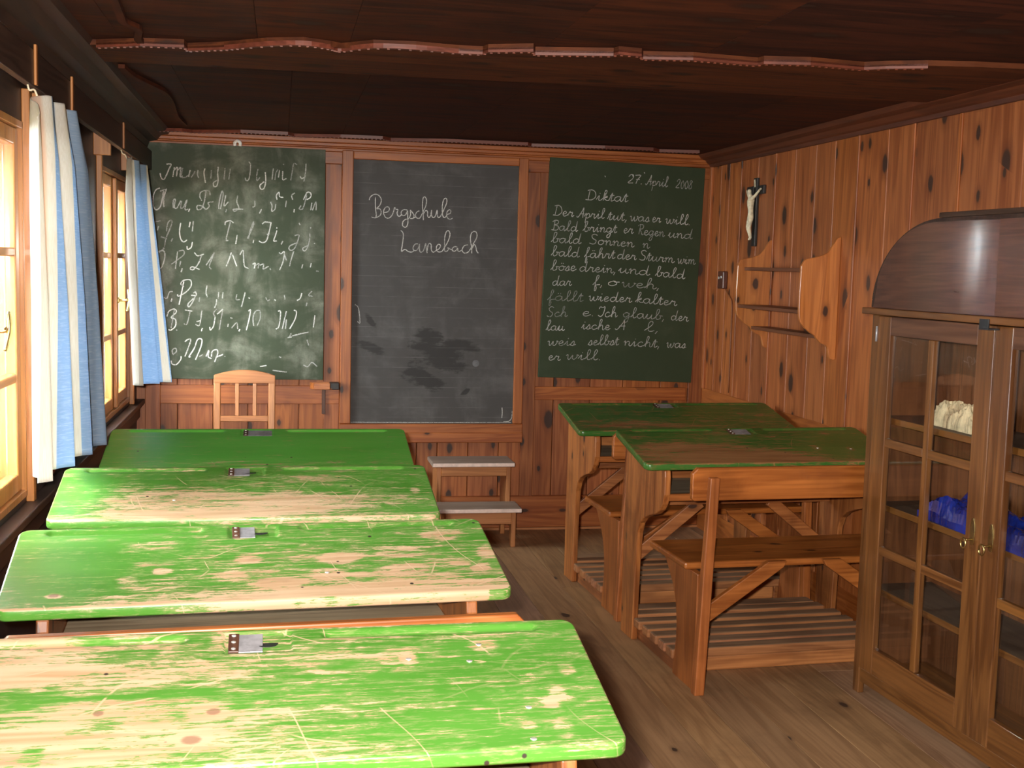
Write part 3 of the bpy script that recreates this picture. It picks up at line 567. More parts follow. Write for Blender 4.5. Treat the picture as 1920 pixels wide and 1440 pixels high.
# ================================================================== blackboards and chalk writing
GL = {
 'a': ('.9,.85 .55,1 .15,.75 .1,.3 .4,0 .75,.3 .92,.95 .9,.3 1.05,0 1.3,.3', 1.25), 'b': ('0,.1 .5,1.2 .65,2 .45,2.2 .3,1.8 .3,.3 .55,0 .9,.3 .85,.8 .7,.85 1.2,.8', 1.15),
 'c': ('.85,.8 .55,1 .15,.6 .25,.1 .6,0 1.0,.3', 1.0), 'd': ('.9,.8 .55,1 .15,.7 .15,.2 .45,0 .85,.5 1.05,2.2 .95,.4 1.1,0 1.35,.3', 1.35),
 'e': ('.1,.4 .6,.6 .65,.9 .4,1 .15,.6 .25,.1 .55,0 .95,.35', .95), 'f': ('0,.1 .5,1.3 .65,2.1 .45,2.2 .35,1.6 .3,-.9 .45,-1 .5,-.4 .4,.1 .9,.3', .9),
 'g': ('.85,.85 .5,1 .12,.7 .15,.2 .45,.05 .8,.5 .88,.95 .8,-.7 .5,-1.1 .25,-.8 .6,-.2 1.2,.3', 1.15), 'h': ('0,.1 .5,1.3 .6,2.1 .42,2.2 .3,1.6 .25,0;.27,.5 .6,1 .85,.8 .85,.2 1.0,0 1.25,.3', 1.2),
 'i': ('0,.2 .35,1 .35,.2 .5,0 .75,.3;.40,1.45 .44,1.6', .75), 'k': ('0,.1 .5,1.3 .6,2.1 .42,2.2 .3,1.6 .25,0;.27,.5 .7,1 .75,.75 .35,.55 .75,.1 1.1,.2', 1.05),
 'l': ('0,.1 .5,1.3 .6,2.0 .42,2.2 .28,1.6 .3,.3 .5,0 .8,.3', .8), 'm': ('0,.7 .2,1 .22,0;.22,.5 .5,1 .7,.8 .7,0;.7,.5 1.0,1 1.22,.8 1.22,.2 1.4,0 1.65,.3', 1.6),
 'n': ('0,.7 .2,1 .25,0;.25,.5 .55,1 .78,.8 .78,.2 .95,0 1.2,.3', 1.15), 'o': ('.55,1 .15,.7 .15,.2 .5,0 .85,.4 .75,.9 .5,1 .7,.8 1.1,.85', 1.05),
 'p': ('0,.3 .3,1 .25,-1.1;.28,.5 .6,1 .9,.7 .8,.15 .5,0 .3,.15', 1.05), 'r': ('0,.2 .3,1.05 .4,.85 .7,.9 .65,.3 .8,0 1.05,.3', 1.0),
 's': ('0,.1 .45,1 .6,.5 .45,0 .1,.1;.5,.05 .85,.25', .8), 't': ('0,.2 .4,1.7 .35,.2 .5,0 .8,.3;.1,1.15 .7,1.2', .75),
 'u': ('0,.3 .25,1 .2,.3 .4,0 .75,.5 .85,1 .82,.3 1.0,0 1.25,.3', 1.2), 'w': ('0,.8 .2,1 .25,.2 .45,0 .75,.9 .78,.2 1.0,0 1.3,.6 1.25,1 1.5,.85', 1.45),
 'D': ('.45,2.0 .35,.1;0,.1 .35,.05 .9,.1 1.35,.8 1.2,1.7 .7,2.15 .1,2.0', 1.5), 'A': ('0,.3 .15,.05 .4,.3 .9,1.6 1.05,2.1 1.1,0;.45,.8 1.25,.85', 1.35),
 'B': ('.4,2.1 .35,0;0,1.8 .4,2.15 1.0,2 .95,1.4 .4,1.15 1.1,.9 1.1,.2 .6,0 0,.1', 1.3), 'R': ('.4,2.1 .35,0;0,1.8 .4,2.15 1.0,2 .9,1.3 .4,1.1 .8,.5 1.0,0 1.25,.2', 1.3),
 'S': ('1.0,1.9 .6,2.15 .2,1.8 .4,1.2 .9,.8 .8,.15 .4,0 0,.2', 1.2), 'I': ('.1,1.6 .3,2.1 .7,1.9 1.05,2.1 .9,.6 .5,0 .1,.3', 1.15),
 '2': ('.1,1.4 .4,1.9 .8,1.7 .7,1.0 .1,.1 .9,.1', 1.0), '7': ('.1,1.8 .9,1.8 .5,.9 .35,0;.3,.9 .85,.95', 1.0), '0': ('.5,1.7 .15,1 .3,.1 .6,0 .85,.8 .5,1.7', .95),
 '8': ('.8,1.6 .45,1.8 .2,1.4 .7,.8 .7,.2 .3,0 .2,.5 .8,1.6', .95), '.': ('.15,0 .2,.12', .5), ',': ('.25,.2 .1,-.4', .5)}
UML = {'ä': 'a', 'ö': 'o'}
def parse(s): return [[tuple(map(float, p.split(','))) for p in st.split()] for st in s.split(';')]
def word_strokes(t, x0, z0, x1, z1, xh=0.027):
    adv = sum(GL[UML.get(c, c)][1] for c in t) - 0.15; k = (x1 - x0) / adv; out = []; pen = 0.0
    for c in t:
        b = UML.get(c, c); ss = parse(GL[b][0])
        if c in UML: ss += [[(.35, 1.45), (.38, 1.6)], [(.65, 1.45), (.68, 1.6)]]
        for st in ss:
            q = []
            for a, h in st:
                xx = x0 + (pen + a) * k + (h - 0.5) * 0.0035; zz = z0 + (z1 - z0) * ((pen + a) / adv) + h * xh
                q.append((xx + rnd.uniform(-.0008, .0008), zz + rnd.uniform(-.0008, .0008)))
            out.append(q)
        pen += GL[b][1]
    return out
def chalk_part(board, strokes, y, width, inv=None):
    """flat chalk strokes lying on the board; strokes = [(points in wall x,z, opacity)]"""
    m = MB(); op = []
    for pts, o in strokes:
        q = smooth_path([(x, 0, z) for x, z in pts], 4)
        if len(q) < 2: continue
        L = []
        for i, p in enumerate(q):
            d = (q[min(i + 1, len(q) - 1)] - q[max(i - 1, 0)]).normalized(); n = Vector((-d.z, 0, d.x)) * width * rnd.uniform(0.42, 0.58)
            L += [p + n, p - n]
        vs = [Vector((p.x, y, p.z)) for p in L]
        if inv: vs = [inv @ v for v in vs]
        fs = [(2 * i, 2 * i + 1, 2 * i + 3, 2 * i + 2) for i in range(len(q) - 1)]
        m.add(vs, fs, 0); base = o
        for i in range(len(fs)): base = min(1.0, max(0.15, base + rnd.uniform(-.06, .06))); op.append(base * 0.6 + o * 0.4)
    me = m.mesh('chalk_writing', CHALK, fix=False)
    a = me.attributes.new('opacity', 'FLOAT', 'FACE'); a.data.foreach_set('value', op)
    return put('chalk_writing', me, board)
def chalk_lines(board, strokes, y, width, inv, cuts):
    rows = {}
    for p, o in strokes:
        z = sum(q[1] for q in p) / len(p); rows.setdefault(sum(1 for c in cuts if z < c), []).append((p, o))
    for k in sorted(rows): chalk_part(board, rows[k], y, width, inv)
def traced(s): return [[(float(a) / 1000, float(b) / 1000) for a, b in (p.split(',') for p in st.split())] for st in s.split(';')]

# left board: old German alphabet, half wiped away
t = thing('blackboard', 'green blackboard with a half wiped old German script alphabet, behind the chair', 'blackboard', (0.487, 0.0, 0.874))
m = MB(); m.box(-0.476, 0.476, -0.012, 0.0075, 0, 1.274)
m.build('board_surface', slate_mat('green_board_cloudy', (0.046, 0.062, 0.034), (0.32, 0.32, 0.26), 0.72, seed=3.0), t, 0.002)
T = Matrix.Translation((-0.487, 0, -0.874))
chalk_lines(t, [(p, rnd.choice((0.4, 0.5, 0.6, 0.7, 0.8))) for p in traced(CHALK_ALPHABET)], -0.0132, 0.0062, T, (1.92, 1.79, 1.62, 1.44, 1.27, 1.10, 0.965))

# middle board: framed grey slate
t = thing('blackboard', 'tall grey slate blackboard in a wooden frame with two chalked words, between the green boards', 'blackboard', (1.585, 0.0, 0.52))
m = MB(); m.box(-0.475, 0.476, 0.0, 0.0075, 0.105, 1.59)
m.build('board_surface', slate_mat('grey_slate', (0.068, 0.064, 0.062), (0.22, 0.215, 0.21), 0.35, True, 8.0, [(0.03, 0.50, 0.17, 0.10, -0.25), (-0.02, 0.60, 0.10, 0.05, -0.3), (0.16, 0.56, 0.12, 0.035, -0.15), (-0.36, 0.54, 0.09, 0.03, -0.3), (-0.36, 0.69, 0.06, 0.02, -0.9), (0.19, 0.29, 0.03, 0.014, 0.5), (-0.05, 0.36, 0.16, 0.05, -0.4)]), t)
for x0, x1, nm in ((-0.53, -0.468, 'frame_stile'), (0.468, 0.522, 'frame_stile')):
    m = MB(); m.box(x0, x1, -0.018, 0.0072, 0.107, 1.63); m.build(nm, rail_pine(2), t, 0.004)
m = MB(); m.box(-0.468, 0.468, -0.017, 0.0072, 1.584, 1.628); m.build('frame_rail', rail_pine(0), t, 0.004)
m = MB(); m.box(-0.53, 0.524, -0.028, 0.0072, 0.04, 0.107); m.box(-0.53, 0.524, -0.036, 0.0072, 0.0, 0.058); m.build('frame_sill', rail_pine(0), t, 0.004)
T = Matrix.Translation((-1.585, 0, -0.52))
chalk_lines(t, [(p, 0.72) for p in traced(CHALK_SCHOOL)] + [([(1.99, 0.66), (1.992, 0.69), (1.99, 0.72)], 0.6), ([(1.135, 1.30), (1.155, 1.28), (1.165, 1.20), (1.15, 1.205)], 0.5), ([(1.12, 0.634), (1.5, 0.633), (2.045, 0.634)], 0.4), ([(2.0, 0.637), (2.03, 0.64), (2.048, 0.66), (2.05, 0.70)], 0.5)], -0.0012, 0.0052, T, (1.755, 1.5))
m = MB(); m.tube([(0.245, -0.0006, 0.455), (0.245, 0.0005, 0.455)], 0.02, 20); m.build('chalk_spot', plain('chalk_smudge', (0.14, 0.14, 0.145), 0.9), t)

# right board: dictation, hung a little crooked
ang = math.radians(1.6)
t = thing('blackboard', 'dark green blackboard with a chalk dictation in German, hanging slightly crooked by the corner', 'blackboard', (2.662, 0.0, 0.888))
t.rotation_euler = (0, ang, 0)
m = MB(); m.box(-0.466, 0.466, -0.014, 0.0065, 0, 1.262)
m.build('board_surface', slate_mat('green_board_dark', (0.033, 0.050, 0.022), (0.085, 0.10, 0.06), 0.35, seed=21.0), t, 0.002)
inv = (Matrix.Translation((2.662, 0, 0.888)) @ Matrix.Rotation(ang, 4, 'Y')).inverted()
st = []; by = {}
for ln in CHALK_DICTATION.split('\n'):
    p = ln.split(); q = [float(v) / 1000 for v in p[1:5]]
    k = round((q[1] + (q[0] - 2.25) * 0.035) * 12)
    for s_ in word_strokes(p[0], *q): by.setdefault(k, []).append((s_, int(p[5]) / 100 * 0.8))
for x, z in ((2.555, 2.07), (2.72, 2.08), (2.56, 1.97), (2.79, 2.10)): st.append(([(x, z), (x + 0.004, z - 0.008)], 0.7))
for k in sorted(by): chalk_part(t, by[k], -0.0152, 0.0042, inv)
chalk_part(t, st, -0.0152, 0.0042, inv)

# wooden chalk tray between the boards, chalk stick in it, clip on the left board
t = thing('chalk_tray', 'small wooden chalk tray on the wall under the right corner of the alphabet board', 'tray', (0.97, 0.0, 0.825))
m = MB(); m.prism([(-0.08, -0.012), (-0.06, -0.062), (0.03, -0.07), (0.08, -0.06), (0.08, 0.006), (-0.08, 0.006)], 'z', 0, 0.008, 0.4)
m.beam((-0.075, -0.02, 0.018), (-0.058, -0.06, 0.018), 0.008, 0.036); m.beam((-0.058, -0.06, 0.018), (0.03, -0.068, 0.018), 0.008, 0.036); m.box(-0.08, 0.03, -0.002, 0.006, 0, 0.036)
m.build('tray_box', bench_pine(0), t, 0.002)
m = MB(); m.box(0.03, 0.08, -0.068, 0.006, 0.0, 0.038); m.build('dark_hole', EBONY, t, 0.003)  # solid black block: the shade of the tray's square hole, as colour
m = MB(); m.box(-0.012, 0.008, -0.004, 0.007, -0.145, 0.0, 0.1); m.build('bracket', dark_shelf(2), t, 0.002)
m = MB(); m.tube([(0, 0, 0), (0.032, 0.004, 0)], 0.006, 8)
tag(m.build('chalk', CHALKWHITE, smooth=False), 'stub of white chalk lying on the wooden chalk tray', 'chalk').location = (0.91, -0.045, 0.8395)
m = MB(); m.tube(smooth_path([(-0.014, 0, -0.008), (-0.014, -0.004, 0.008), (0, -0.006, 0.018), (0.014, -0.004, 0.008), (0.014, 0, -0.008)], 4), 0.009, 8)
tag(m.build('hanging_clip', CHALKWHITE, smooth=True), 'bright white clip on the top edge of the alphabet blackboard', 'clip').location = (0.49, -0.016, 2.156)

# ================================================================== bench desks
ZB, ZF, DP, DT = 0.879, 0.792, 0.383, 0.026
def sst(x, a, b):
    t = min(1, max(0, (x - a) / (b - a))); return t * t * (3 - 2 * t)
KNOTS = {'A': [(0.444, 0.829, 0.022, 0.040), (0.474, 0.645, 0.016, 0.034), (0.30, 0.62, 0.012, 0.03)], 'B': [(0.113, 0.858, 0.016, 0.028)]}
NAILS = {'A': [(0.796, 0.309), (0.925, 0.210), (0.90, 0.345), (0.975, 0.72), (0.965, 0.94)], 'B': [(0.70, 0.70)], 'C': [(0.34, 0.66)], 'E': [(0.80, 0.62), (0.944, 0.655)]}
BASE = {'A': lambda u, v: 0.29 - 0.22 * sst(u, 0.42, 0.88) + 0.05 * v, 'B': lambda u, v: -0.02 + 0.17 * sst(u, 0.15, 0.55) + 0.05 * v,
        'C': lambda u, v: 0.06 + 0.08 * v, 'D': lambda u, v: -0.10 + 0.04 * v, 'E': lambda u, v: 0.20 + 0.12 * v - 0.14 * sst(u, 0.75, 1.0), 'F': lambda u, v: 0.12 + 0.12 * v}
FRONT = {'A': (0.16, 0.38), 'B': (0.75, 0.85), 'C': (0.45, 0.6), 'D': (0.15, 0.35), 'E': (0.35, 0.55), 'F': (0.2, 0.5)}
BACK = {'A': 0.42, 'B': 0.32, 'C': 0.26, 'D': 0.1, 'E': 0.1, 'F': 0.2}
def desktop_mesh(key, w):
    nx, ny, ins, rc = 210, 100, 0.005, 0.022
    ww, dd = w - 2 * ins, DP - 2 * ins
    us = [ins + ww * i / nx for i in range(nx + 1)]
    for i in range(1, 8): us[i] = ins + rc * (1 - math.cos(i / 8 * PI / 2)) ; us[nx - i] = w - us[i]
    us[8] = ins + rc; us[nx - 8] = w - us[8]
    for i in range(9, nx - 8): us[i] = us[8] + (us[nx - 8] - us[8]) * (i - 8) / (nx - 16)
    vs = []; wear = []; knot = []; zs = lambda s: ZB + (ZF - ZB) * s / DP
    P = WEAR[key]
    for i, u in enumerate(us):
        c = min(u - ins, w - ins - u); dv = rc - math.sqrt(max(0, rc * rc - (rc - c) ** 2)) if c < rc else 0
        for j in range(ny + 1):
            s = ins + dv + (dd - 2 * dv) * j / ny; v = s / DP; z = zs(s)
            for a, b in ((0.075, 0.41), (0.665, 1.03)):          # pen grooves
                x = max(a - u, 0, u - b); dist = math.hypot(x, s - 0.028)
                if dist < 0.0125: z -= 0.007 * (1 - (dist / 0.0125) ** 2)
            if 0.486 < u < 0.600 and 0.014 < s < 0.076: z -= 0.0045   # recess of the inkwell
            wr = BASE[key](u, v)
            for pu, pv, ru, rv, am in P:
                q = ((u - pu) / ru) ** 2 + ((v - pv) / rv) ** 2
                if q < 2.2: wr += am * 0.8 * (1 - sst(q, 0.3, 2.2))
            if s < 0.02: wr += BACK[key] * (1 - s / 0.02) * (0.5 + 0.5 * math.sin(u * 9 + 1))
            e = DP - s
            if e < 0.02: wr += FRONT[key][1] * (1 - e / 0.02) ** 2
            vs.append((u, -s, z)); wear.append(wr)
            knot.append(max([0.0] + [1 - ((u - a) / c_) ** 2 - ((v - b) / d_) ** 2 for a, b, c_, d_ in KNOTS.get(key, [])]))
    idx = lambda i, j: i * (ny + 1) + j
    fs = [(idx(i, j), idx(i, j + 1), idx(i + 1, j + 1), idx(i + 1, j)) for i in range(nx) for j in range(ny)]
    loop = [idx(i, 0) for i in range(nx)] + [idx(nx, j) for j in range(ny)] + [idx(i, ny) for i in range(nx, 0, -1)] + [idx(0, j) for j in range(ny, 0, -1)]
    n = len(loop); prev = loop; ring0 = [Vector((vs[k][0], vs[k][1], zs(-vs[k][1]))) for k in loop]
    nor = []
    for i in range(n):
        d = ring0[(i + 1) % n] - ring0[i - 1]; d.z = 0; nor.append(Vector((-d.y, d.x, 0)).normalized())
    if nor[nx // 2].y < 0: nor = [-q for q in nor]
    for off, dz, kind in ((0.002, -0.0008, 0), (0.004, -0.003, 0), (0.005, -0.006, 1), (0.005, -(DT - 0.004), 1), (0.003, -DT, 1)):
        cur = []
        for i in range(n):
            p = ring0[i] + nor[i] * off; cur.append(len(vs)); vs.append((p.x, p.y, p.z + dz))
            front = nor[i].y < -0.7; u = p.x
            wv = 0.06
            if front: wv = FRONT[key][1] if kind == 0 else FRONT[key][0] * sst(u, 0.15, 0.6) * (1.0 if key in 'BC' else 0.6)
            elif kind == 0: wv = 0.25
            if key == 'B' and front and u > 1.06: wv *= 0.4
            wear.append(wv)
        fs += [(prev[i], prev[(i + 1) % n], cur[(i + 1) % n], cur[i]) for i in range(n)]; prev = cur
    fs.append(tuple(prev))
    m = MB(); m.add(vs, fs, 0.3); me = m.mesh('desktop', GREEN_R if key in 'EF' else GREEN_LIT if key == 'D' else GREEN_L, smooth=True)
    me.attributes.new('wear', 'FLOAT', 'POINT').data.foreach_set('value', wear)
    me.attributes.new('knot', 'FLOAT', 'POINT').data.foreach_set('value', knot + [0.0] * (len(vs) - len(knot)))
    me.polygons[len(me.polygons) - 1].use_smooth = False
    return me
PANEL = [(-0.07, 0), (-0.07, 0.845), (0.02, 0.848), (0.372, 0.765), (0.378, 0.74), (0.376, 0.67), (0.362, 0.63), (0.335, 0.602), (0.29, 0.578), (0.22, 0.558), (0.16, 0.535), (0.12, 0.505), (0.098, 0.46), (0.088, 0.40), (0.080, 0.32), (0.068, 0)]
SUPPORT = [(0.33, 0.4385), (0.37, 0.425), (0.41, 0.39), (0.455, 0.345), (0.49, 0.29), (0.508, 0.22), (0.51, 0.15), (0.485, 0), (0.70, 0), (0.69, 0.4385)]
_desk_parts = {}
def desk_part(nm, build, mat, parent, bevel, w):
    k = (nm, w)
    if k not in _desk_parts:
        m = MB(); build(m); _desk_parts[k] = m.mesh(nm.split('#')[0], mat)
    return put(nm.split('#')[0], _desk_parts[k], parent, bevel)
def mir(m, fn, w):                                   # the same shape mirrored to the right-hand end
    pass
def school_desk(key, x, y, rz, w, lid_end, label):
    t = thing('school_desk', label, 'desk', (x, y, 0), rz, 'bench desks with green tops')
    put('desktop', desktop_mesh(key, w), t)
    zt = lambda s: ZB + (ZF - ZB) * s / DP
    rot = math.atan2(ZB - ZF, DP)
    # inkwell with sliding lid
    def tilt(m, u0, u1, s0, s1, h0, h1):
        vs = [(u, -s, zt(s) + h) for h in (h0, h1) for s in (s0, s1) for u in (u0, u1)]
        m.add(vs, [(0, 2, 3, 1), (4, 5, 7, 6), (0, 1, 5, 4), (2, 6, 7, 3), (0, 4, 6, 2), (1, 3, 7, 5)])
    m = MB(); tilt(m, 0.508, lid_end, 0.0165, 0.0735, -0.0042, -0.0015)
    m.build('inkwell_lid', STEEL, t, 0.0008)
    m = MB(); tilt(m, 0.4905, 0.5085, 0.0165, 0.0735, -0.0042, 0.0005); hs = m.build('hinge_strip', dark_shelf(1), t, 0.001)
    m = MB()
    for s in (0.024, 0.045, 0.066): m.tube([(0.4995, -s, zt(s)), (0.4995, -s, zt(s) + 0.002), (0.4995, -s, zt(s) + 0.003)], [0.0042, 0.004, 0.0015], 10)
    m.build('rivet', RIVET, hs, smooth=True)
    if lid_end < 0.575:
        m = MB(); m.tube([(0.557, -0.045, zt(0.045) - 0.0046), (0.557, -0.045, zt(0.045) - 0.0038)], 0.0185, 20); m.build('inkwell', IRON, t)
    for u, v in NAILS.get(key, []):
        s = v * DP; m = MB(); m.tube([(u, -s, zt(s) - 0.002), (u, -s, zt(s) + 0.0006), (u, -s, zt(s) + 0.0012)], [0.0055, 0.0055, 0.003], 12); m.build('nail_head', RIVET, t, smooth=True)
    for sd in (0, 1):
        X = (lambda a, b: (a, b)) if sd == 0 else (lambda a, b: (w - b, w - a))
        desk_part('side_panel#%d' % sd, lambda m: m.prism([(-v, z) for v, z in PANEL], 'x', *X(0.082, 0.108)), desk_pine(2), t, 0.004, w)
        desk_part('bench_support#%d' % sd, lambda m: m.prism([(-v, z) for v, z in SUPPORT], 'x', *X(0.098, 0.126)), bench_pine(2), t, 0.004, w)
        def post(m):
            a, b = X(0.084, 0.122); k = 0.028 if sd == 0 else -0.028
            m.add([(a, -0.702, 0), (b, -0.702, 0), (b, -0.742, 0), (a, -0.742, 0), (a + k, -0.714, 0.80), (b + k, -0.714, 0.80), (b + k, -0.742, 0.80), (a + k, -0.742, 0.80)], [(0, 1, 2, 3), (4, 5, 6, 7), (0, 1, 5, 4), (1, 2, 6, 5), (2, 3, 7, 6), (3, 0, 4, 7)])
        desk_part('backrest_post#%d' % sd, post, bench_pine(2), t, 0.004, w)
        desk_part('skid#%d' % sd, lambda m: m.box(*X(0.112, 0.145), -0.49, 0.14, 0, 0.058), desk_pine(1), t, 0.004, w)
        def brace(m):
            s = 1 if sd == 0 else -1; o = 0 if sd == 0 else w
            m.prism([(o + s * a, b) for a, b in ((0.113, 0.205), (0.113, 0.275), (0.40, 0.464), (0.475, 0.464), (0.462, 0.44))], 'y', -0.649, -0.627)
        desk_part('bench_brace#%d' % sd, brace, bench_pine(0), t, 0.003, w)
        def dbrace(m):
            s = 1 if sd == 0 else -1; o = 0 if sd == 0 else w
            m.beam((o + s * 0.108, -0.01, 0.34), (o + s * 0.39, -0.01, 0.565), 0.02, 0.05)
        desk_part('desk_brace#%d' % sd, dbrace, desk_pine(0), t, 0.003, w)
    desk_part('back_board', lambda m: m.box(0.109, w - 0.109, 0.02, 0.035, 0.60, 0.84), desk_pine(0), t, 0.003, w)
    desk_part('rail', lambda m: m.box(0.109, w - 0.109, -0.022, 0.004, 0.555, 0.598), desk_pine(0), t, 0.003, w)
    desk_part('book_shelf', lambda m: m.box(0.109, w - 0.109, -0.335, 0.019, 0.648, 0.664), SHELFTOP, t, 0.003, w)
    desk_part('shelf_lip', lambda m: m.box(0.109, w - 0.109, -0.352, -0.336, 0.640, 0.668), bench_pine(0), t, 0.003, w)
    desk_part('bench_seat', lambda m: m.box(0.075, w - 0.075, -0.625, -0.255, 0.439, 0.466), bench_pine(0), t, 0.008, w)
    desk_part('backrest', lambda m: m.prism([(0.055, 0.722), (0.065, 0.712), (w - 0.065, 0.712), (w - 0.055, 0.722), (w - 0.055, 0.812), (w - 0.075, 0.832), (0.075, 0.832), (0.055, 0.812)], 'y', -0.712, -0.688), bench_pine(0), t, 0.004, w)
    def slats(m):
        for f in (0.03, 0.135, 0.235, 0.325, 0.415, 0.50):
            wd = 0.066
            a = 0.088 if f > 0.1 else 0.112
            m.box(a, w - a, -f, -f + wd, 0.0585, 0.096)
        m.box(0.146, w - 0.146, -0.49, -0.465, 0.0, 0.058); m.box(0.112, w - 0.112, 0.06, 0.14, 0.0585, 0.09); m.box(0.146, w - 0.146, 0.0, 0.03, 0.0, 0.058)
    desk_part('footrest', slats, slat_pine(0), t, 0.007, w)
    return t
WL = 1.1154
school_desk('A', 0.15, -4.6734, 0.012, WL, 0.549, 'green bench desk nearest the camera, its top rubbed to pale wood on the left')
school_desk('B', 0.1214, -3.8226, 0.058, WL, 0.545, 'second green bench desk from the camera by the windows, flaked top with bare front edge')
school_desk('C', 0.0775, -2.9394, 0.02, WL, 0.556, 'third green bench desk from the camera by the windows, brown worn strip along its front')
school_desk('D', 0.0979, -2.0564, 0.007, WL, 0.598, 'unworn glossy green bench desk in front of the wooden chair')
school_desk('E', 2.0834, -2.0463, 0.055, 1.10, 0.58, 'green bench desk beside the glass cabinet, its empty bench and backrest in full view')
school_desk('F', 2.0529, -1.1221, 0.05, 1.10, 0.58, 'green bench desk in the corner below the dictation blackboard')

# ================================================================== glass cabinet
t = thing('display_cabinet', 'brown wooden cabinet with glazed double doors and a rounded top by the right wall', 'cabinet', (2.826, -2.778, 0), 0.042)
CW = 1.44; DPT = 0.305
m = MB(); cw = cabinet_wood(2)
m.box(0.024, DPT, -0.02, 0, 0.05, 1.395); m.box(0.024, DPT, -CW, -CW + 0.02, 0.05, 1.395)
for a, b in zip([-CW + 0.02, -1.2, -0.96, -0.72, -0.48, -0.24], [-1.2, -0.96, -0.72, -0.48, -0.24, -0.02]): m.box(DPT - 0.015, DPT, a + 0.001, b - 0.001, 0.05, 1.395)
m.build('carcass', wood('cabinet_inside', (0.15, 0.055, 0.02), (0.075, 0.026, 0.01), 2, rough=0.5, vary=0.25), t)  # wood darkened: the dimness inside the cabinet is put into its colour
for y0, y1 in ((-0.04, 0), (-CW, -CW + 0.04)):
    m = MB(); m.box(0, 0.024, y0, y1, 0, 1.395); m.build('corner_post', cw, t, 0.003)
for z in (1.30,):
    m = MB(); m.tube([(-0.004, -0.0405, z), (-0.004, -0.0405, z + 0.055)], 0.0042, 8); m.build('hinge', STEEL, t, smooth=True)
m = MB(); m.box(0.006, 0.024, -CW + 0.04, -0.04, 0.045, 0.098); m.build('base_rail', cabinet_wood(1), t, 0.003)
m = MB(); m.box(0.025, DPT - 0.016, -CW + 0.021, -0.021, 0.08, 0.098); m.build('bottom_board', cabinet_wood(1), t)
for z in (0.404, 0.713, 1.030):
    m = MB(); m.box(0.045, DPT - 0.016, -CW + 0.021, -0.021, z - 0.022, z); m.build('shelf_board', wood('cabinet_shelf', (0.12, 0.075, 0.05), (0.06, 0.036, 0.024), 1, rough=0.6, vary=0.2), t)  # boards darker than their edges: shade behind the doors painted in
    m = MB(); m.box(0.040, 0.0448, -CW + 0.021, -0.021, z - 0.022, z); m.build('shelf_edge', cabinet_wood(1), t, 0.001)
for k in range(2):
    a, b = ((-0.7175, -0.041), (-CW + 0.041, -0.7215))[k]
    d = bpy.data.objects.new('door', None); COL.objects.link(d); d.parent = t; d.location = (0, a, 0)
    L = b - a; z0, z1 = 0.101, 1.392; st = 0.085
    m = MB(); m.box(-0.002, 0.022, 0, st, z0, z1); m.build('door_stile', cw, d, 0.003)
    m = MB(); m.box(-0.002, 0.022, L - st, L, z0, z1); m.build('door_stile', cw, d, 0.003)
    m = MB(); m.box(-0.001, 0.022, st, L - st, z0, z0 + 0.095); m.build('door_rail', cabinet_wood(1), d, 0.003)
    m = MB(); m.box(-0.001, 0.022, st, L - st, z1 - 0.066, z1); m.build('door_rail', dark_shelf(1), d, 0.003)  # upper rail darkened: the cornice's cast shadow is put into its wood colour
    mid = L / 2; m = MB(); m.box(0.0, 0.02, mid - 0.015, mid + 0.015, z0 + 0.095, z1 - 0.066); m.build('mullion', bench_pine(2) if False else cw, d, 0.003)
    for z in (0.946, 0.557):
        for p, q in ((st, mid - 0.0152), (mid + 0.0152, L - st)):
            m = MB(); m.box(0.001, 0.019, p, q, z - 0.0155, z + 0.0155); m.build('glazing_bar', cabinet_wood(1), d, 0.003)
    for y0, y1 in ((st, mid - 0.015), (mid + 0.015, L - st)):
        for p, q in ((z0 + 0.095, 0.5415), (0.5725, 0.9305), (0.9615, z1 - 0.066)): m = MB(); m.box(0.012, 0.015, y0 - 0.002, y1 + 0.002, p - 0.002, q + 0.002); m.build('pane', GLASS, d)
    yk = 0.045 if k == 0 else L - 0.045
    m = MB(); m.tube([(-0.0015, yk, 0.705), (-0.0015, yk, 0.72)], [0.004, 0.009], 8)
    m = MB(); m.prism([(yk - 0.004, 0.790), (yk + 0.004, 0.790), (yk + 0.010, 0.775), (yk + 0.013, 0.75), (yk + 0.012, 0.72), (yk + 0.007, 0.705), (yk - 0.007, 0.705), (yk - 0.012, 0.72), (yk - 0.013, 0.75), (yk - 0.010, 0.775)], 'x', -0.005, -0.002)
    m.build('escutcheon', BRASS, d, 0.001)
    m = MB(); m.tube([(-0.004, yk, 0.722), (-0.03, yk, 0.722)], 0.003, 8)
    m.tube([(-0.034, yk + 0.013 * math.cos(a), 0.712 + 0.016 * math.sin(a)) for a in [i * PI / 8 for i in range(17)]], 0.003, 6)
    m.build('key', BRASS, d, smooth=True)
m = MB(); m.box(-0.038, DPT, -CW - 0.012, 0.012, 1.397, 1.420); m.build('cornice', cabinet_wood(1), t, 0.003)
m = MB(); m.box(-0.044, -0.0385, -0.742, -0.697, 1.384, 1.412); m.box(-0.044, -0.003, -0.742, -0.697, 1.379, 1.384); m.build('latch', IRON, t, 0.001)
arch = [(-0.012 - 0.40 * (1 - math.cos(a)), 1.421 + 0.292 * math.sin(a)) for a in [i * PI / 2 / 18 for i in range(19)]]
full = arch + [(-CW - y, z) for y, z in reversed(arch)]
mirror_gloss = wood('arch_veneer', (0.13, 0.05, 0.026), (0.06, 0.021, 0.012), 1, rough=0.3, vary=0.15, coat=0.8, bump=0.2, across=1.4)
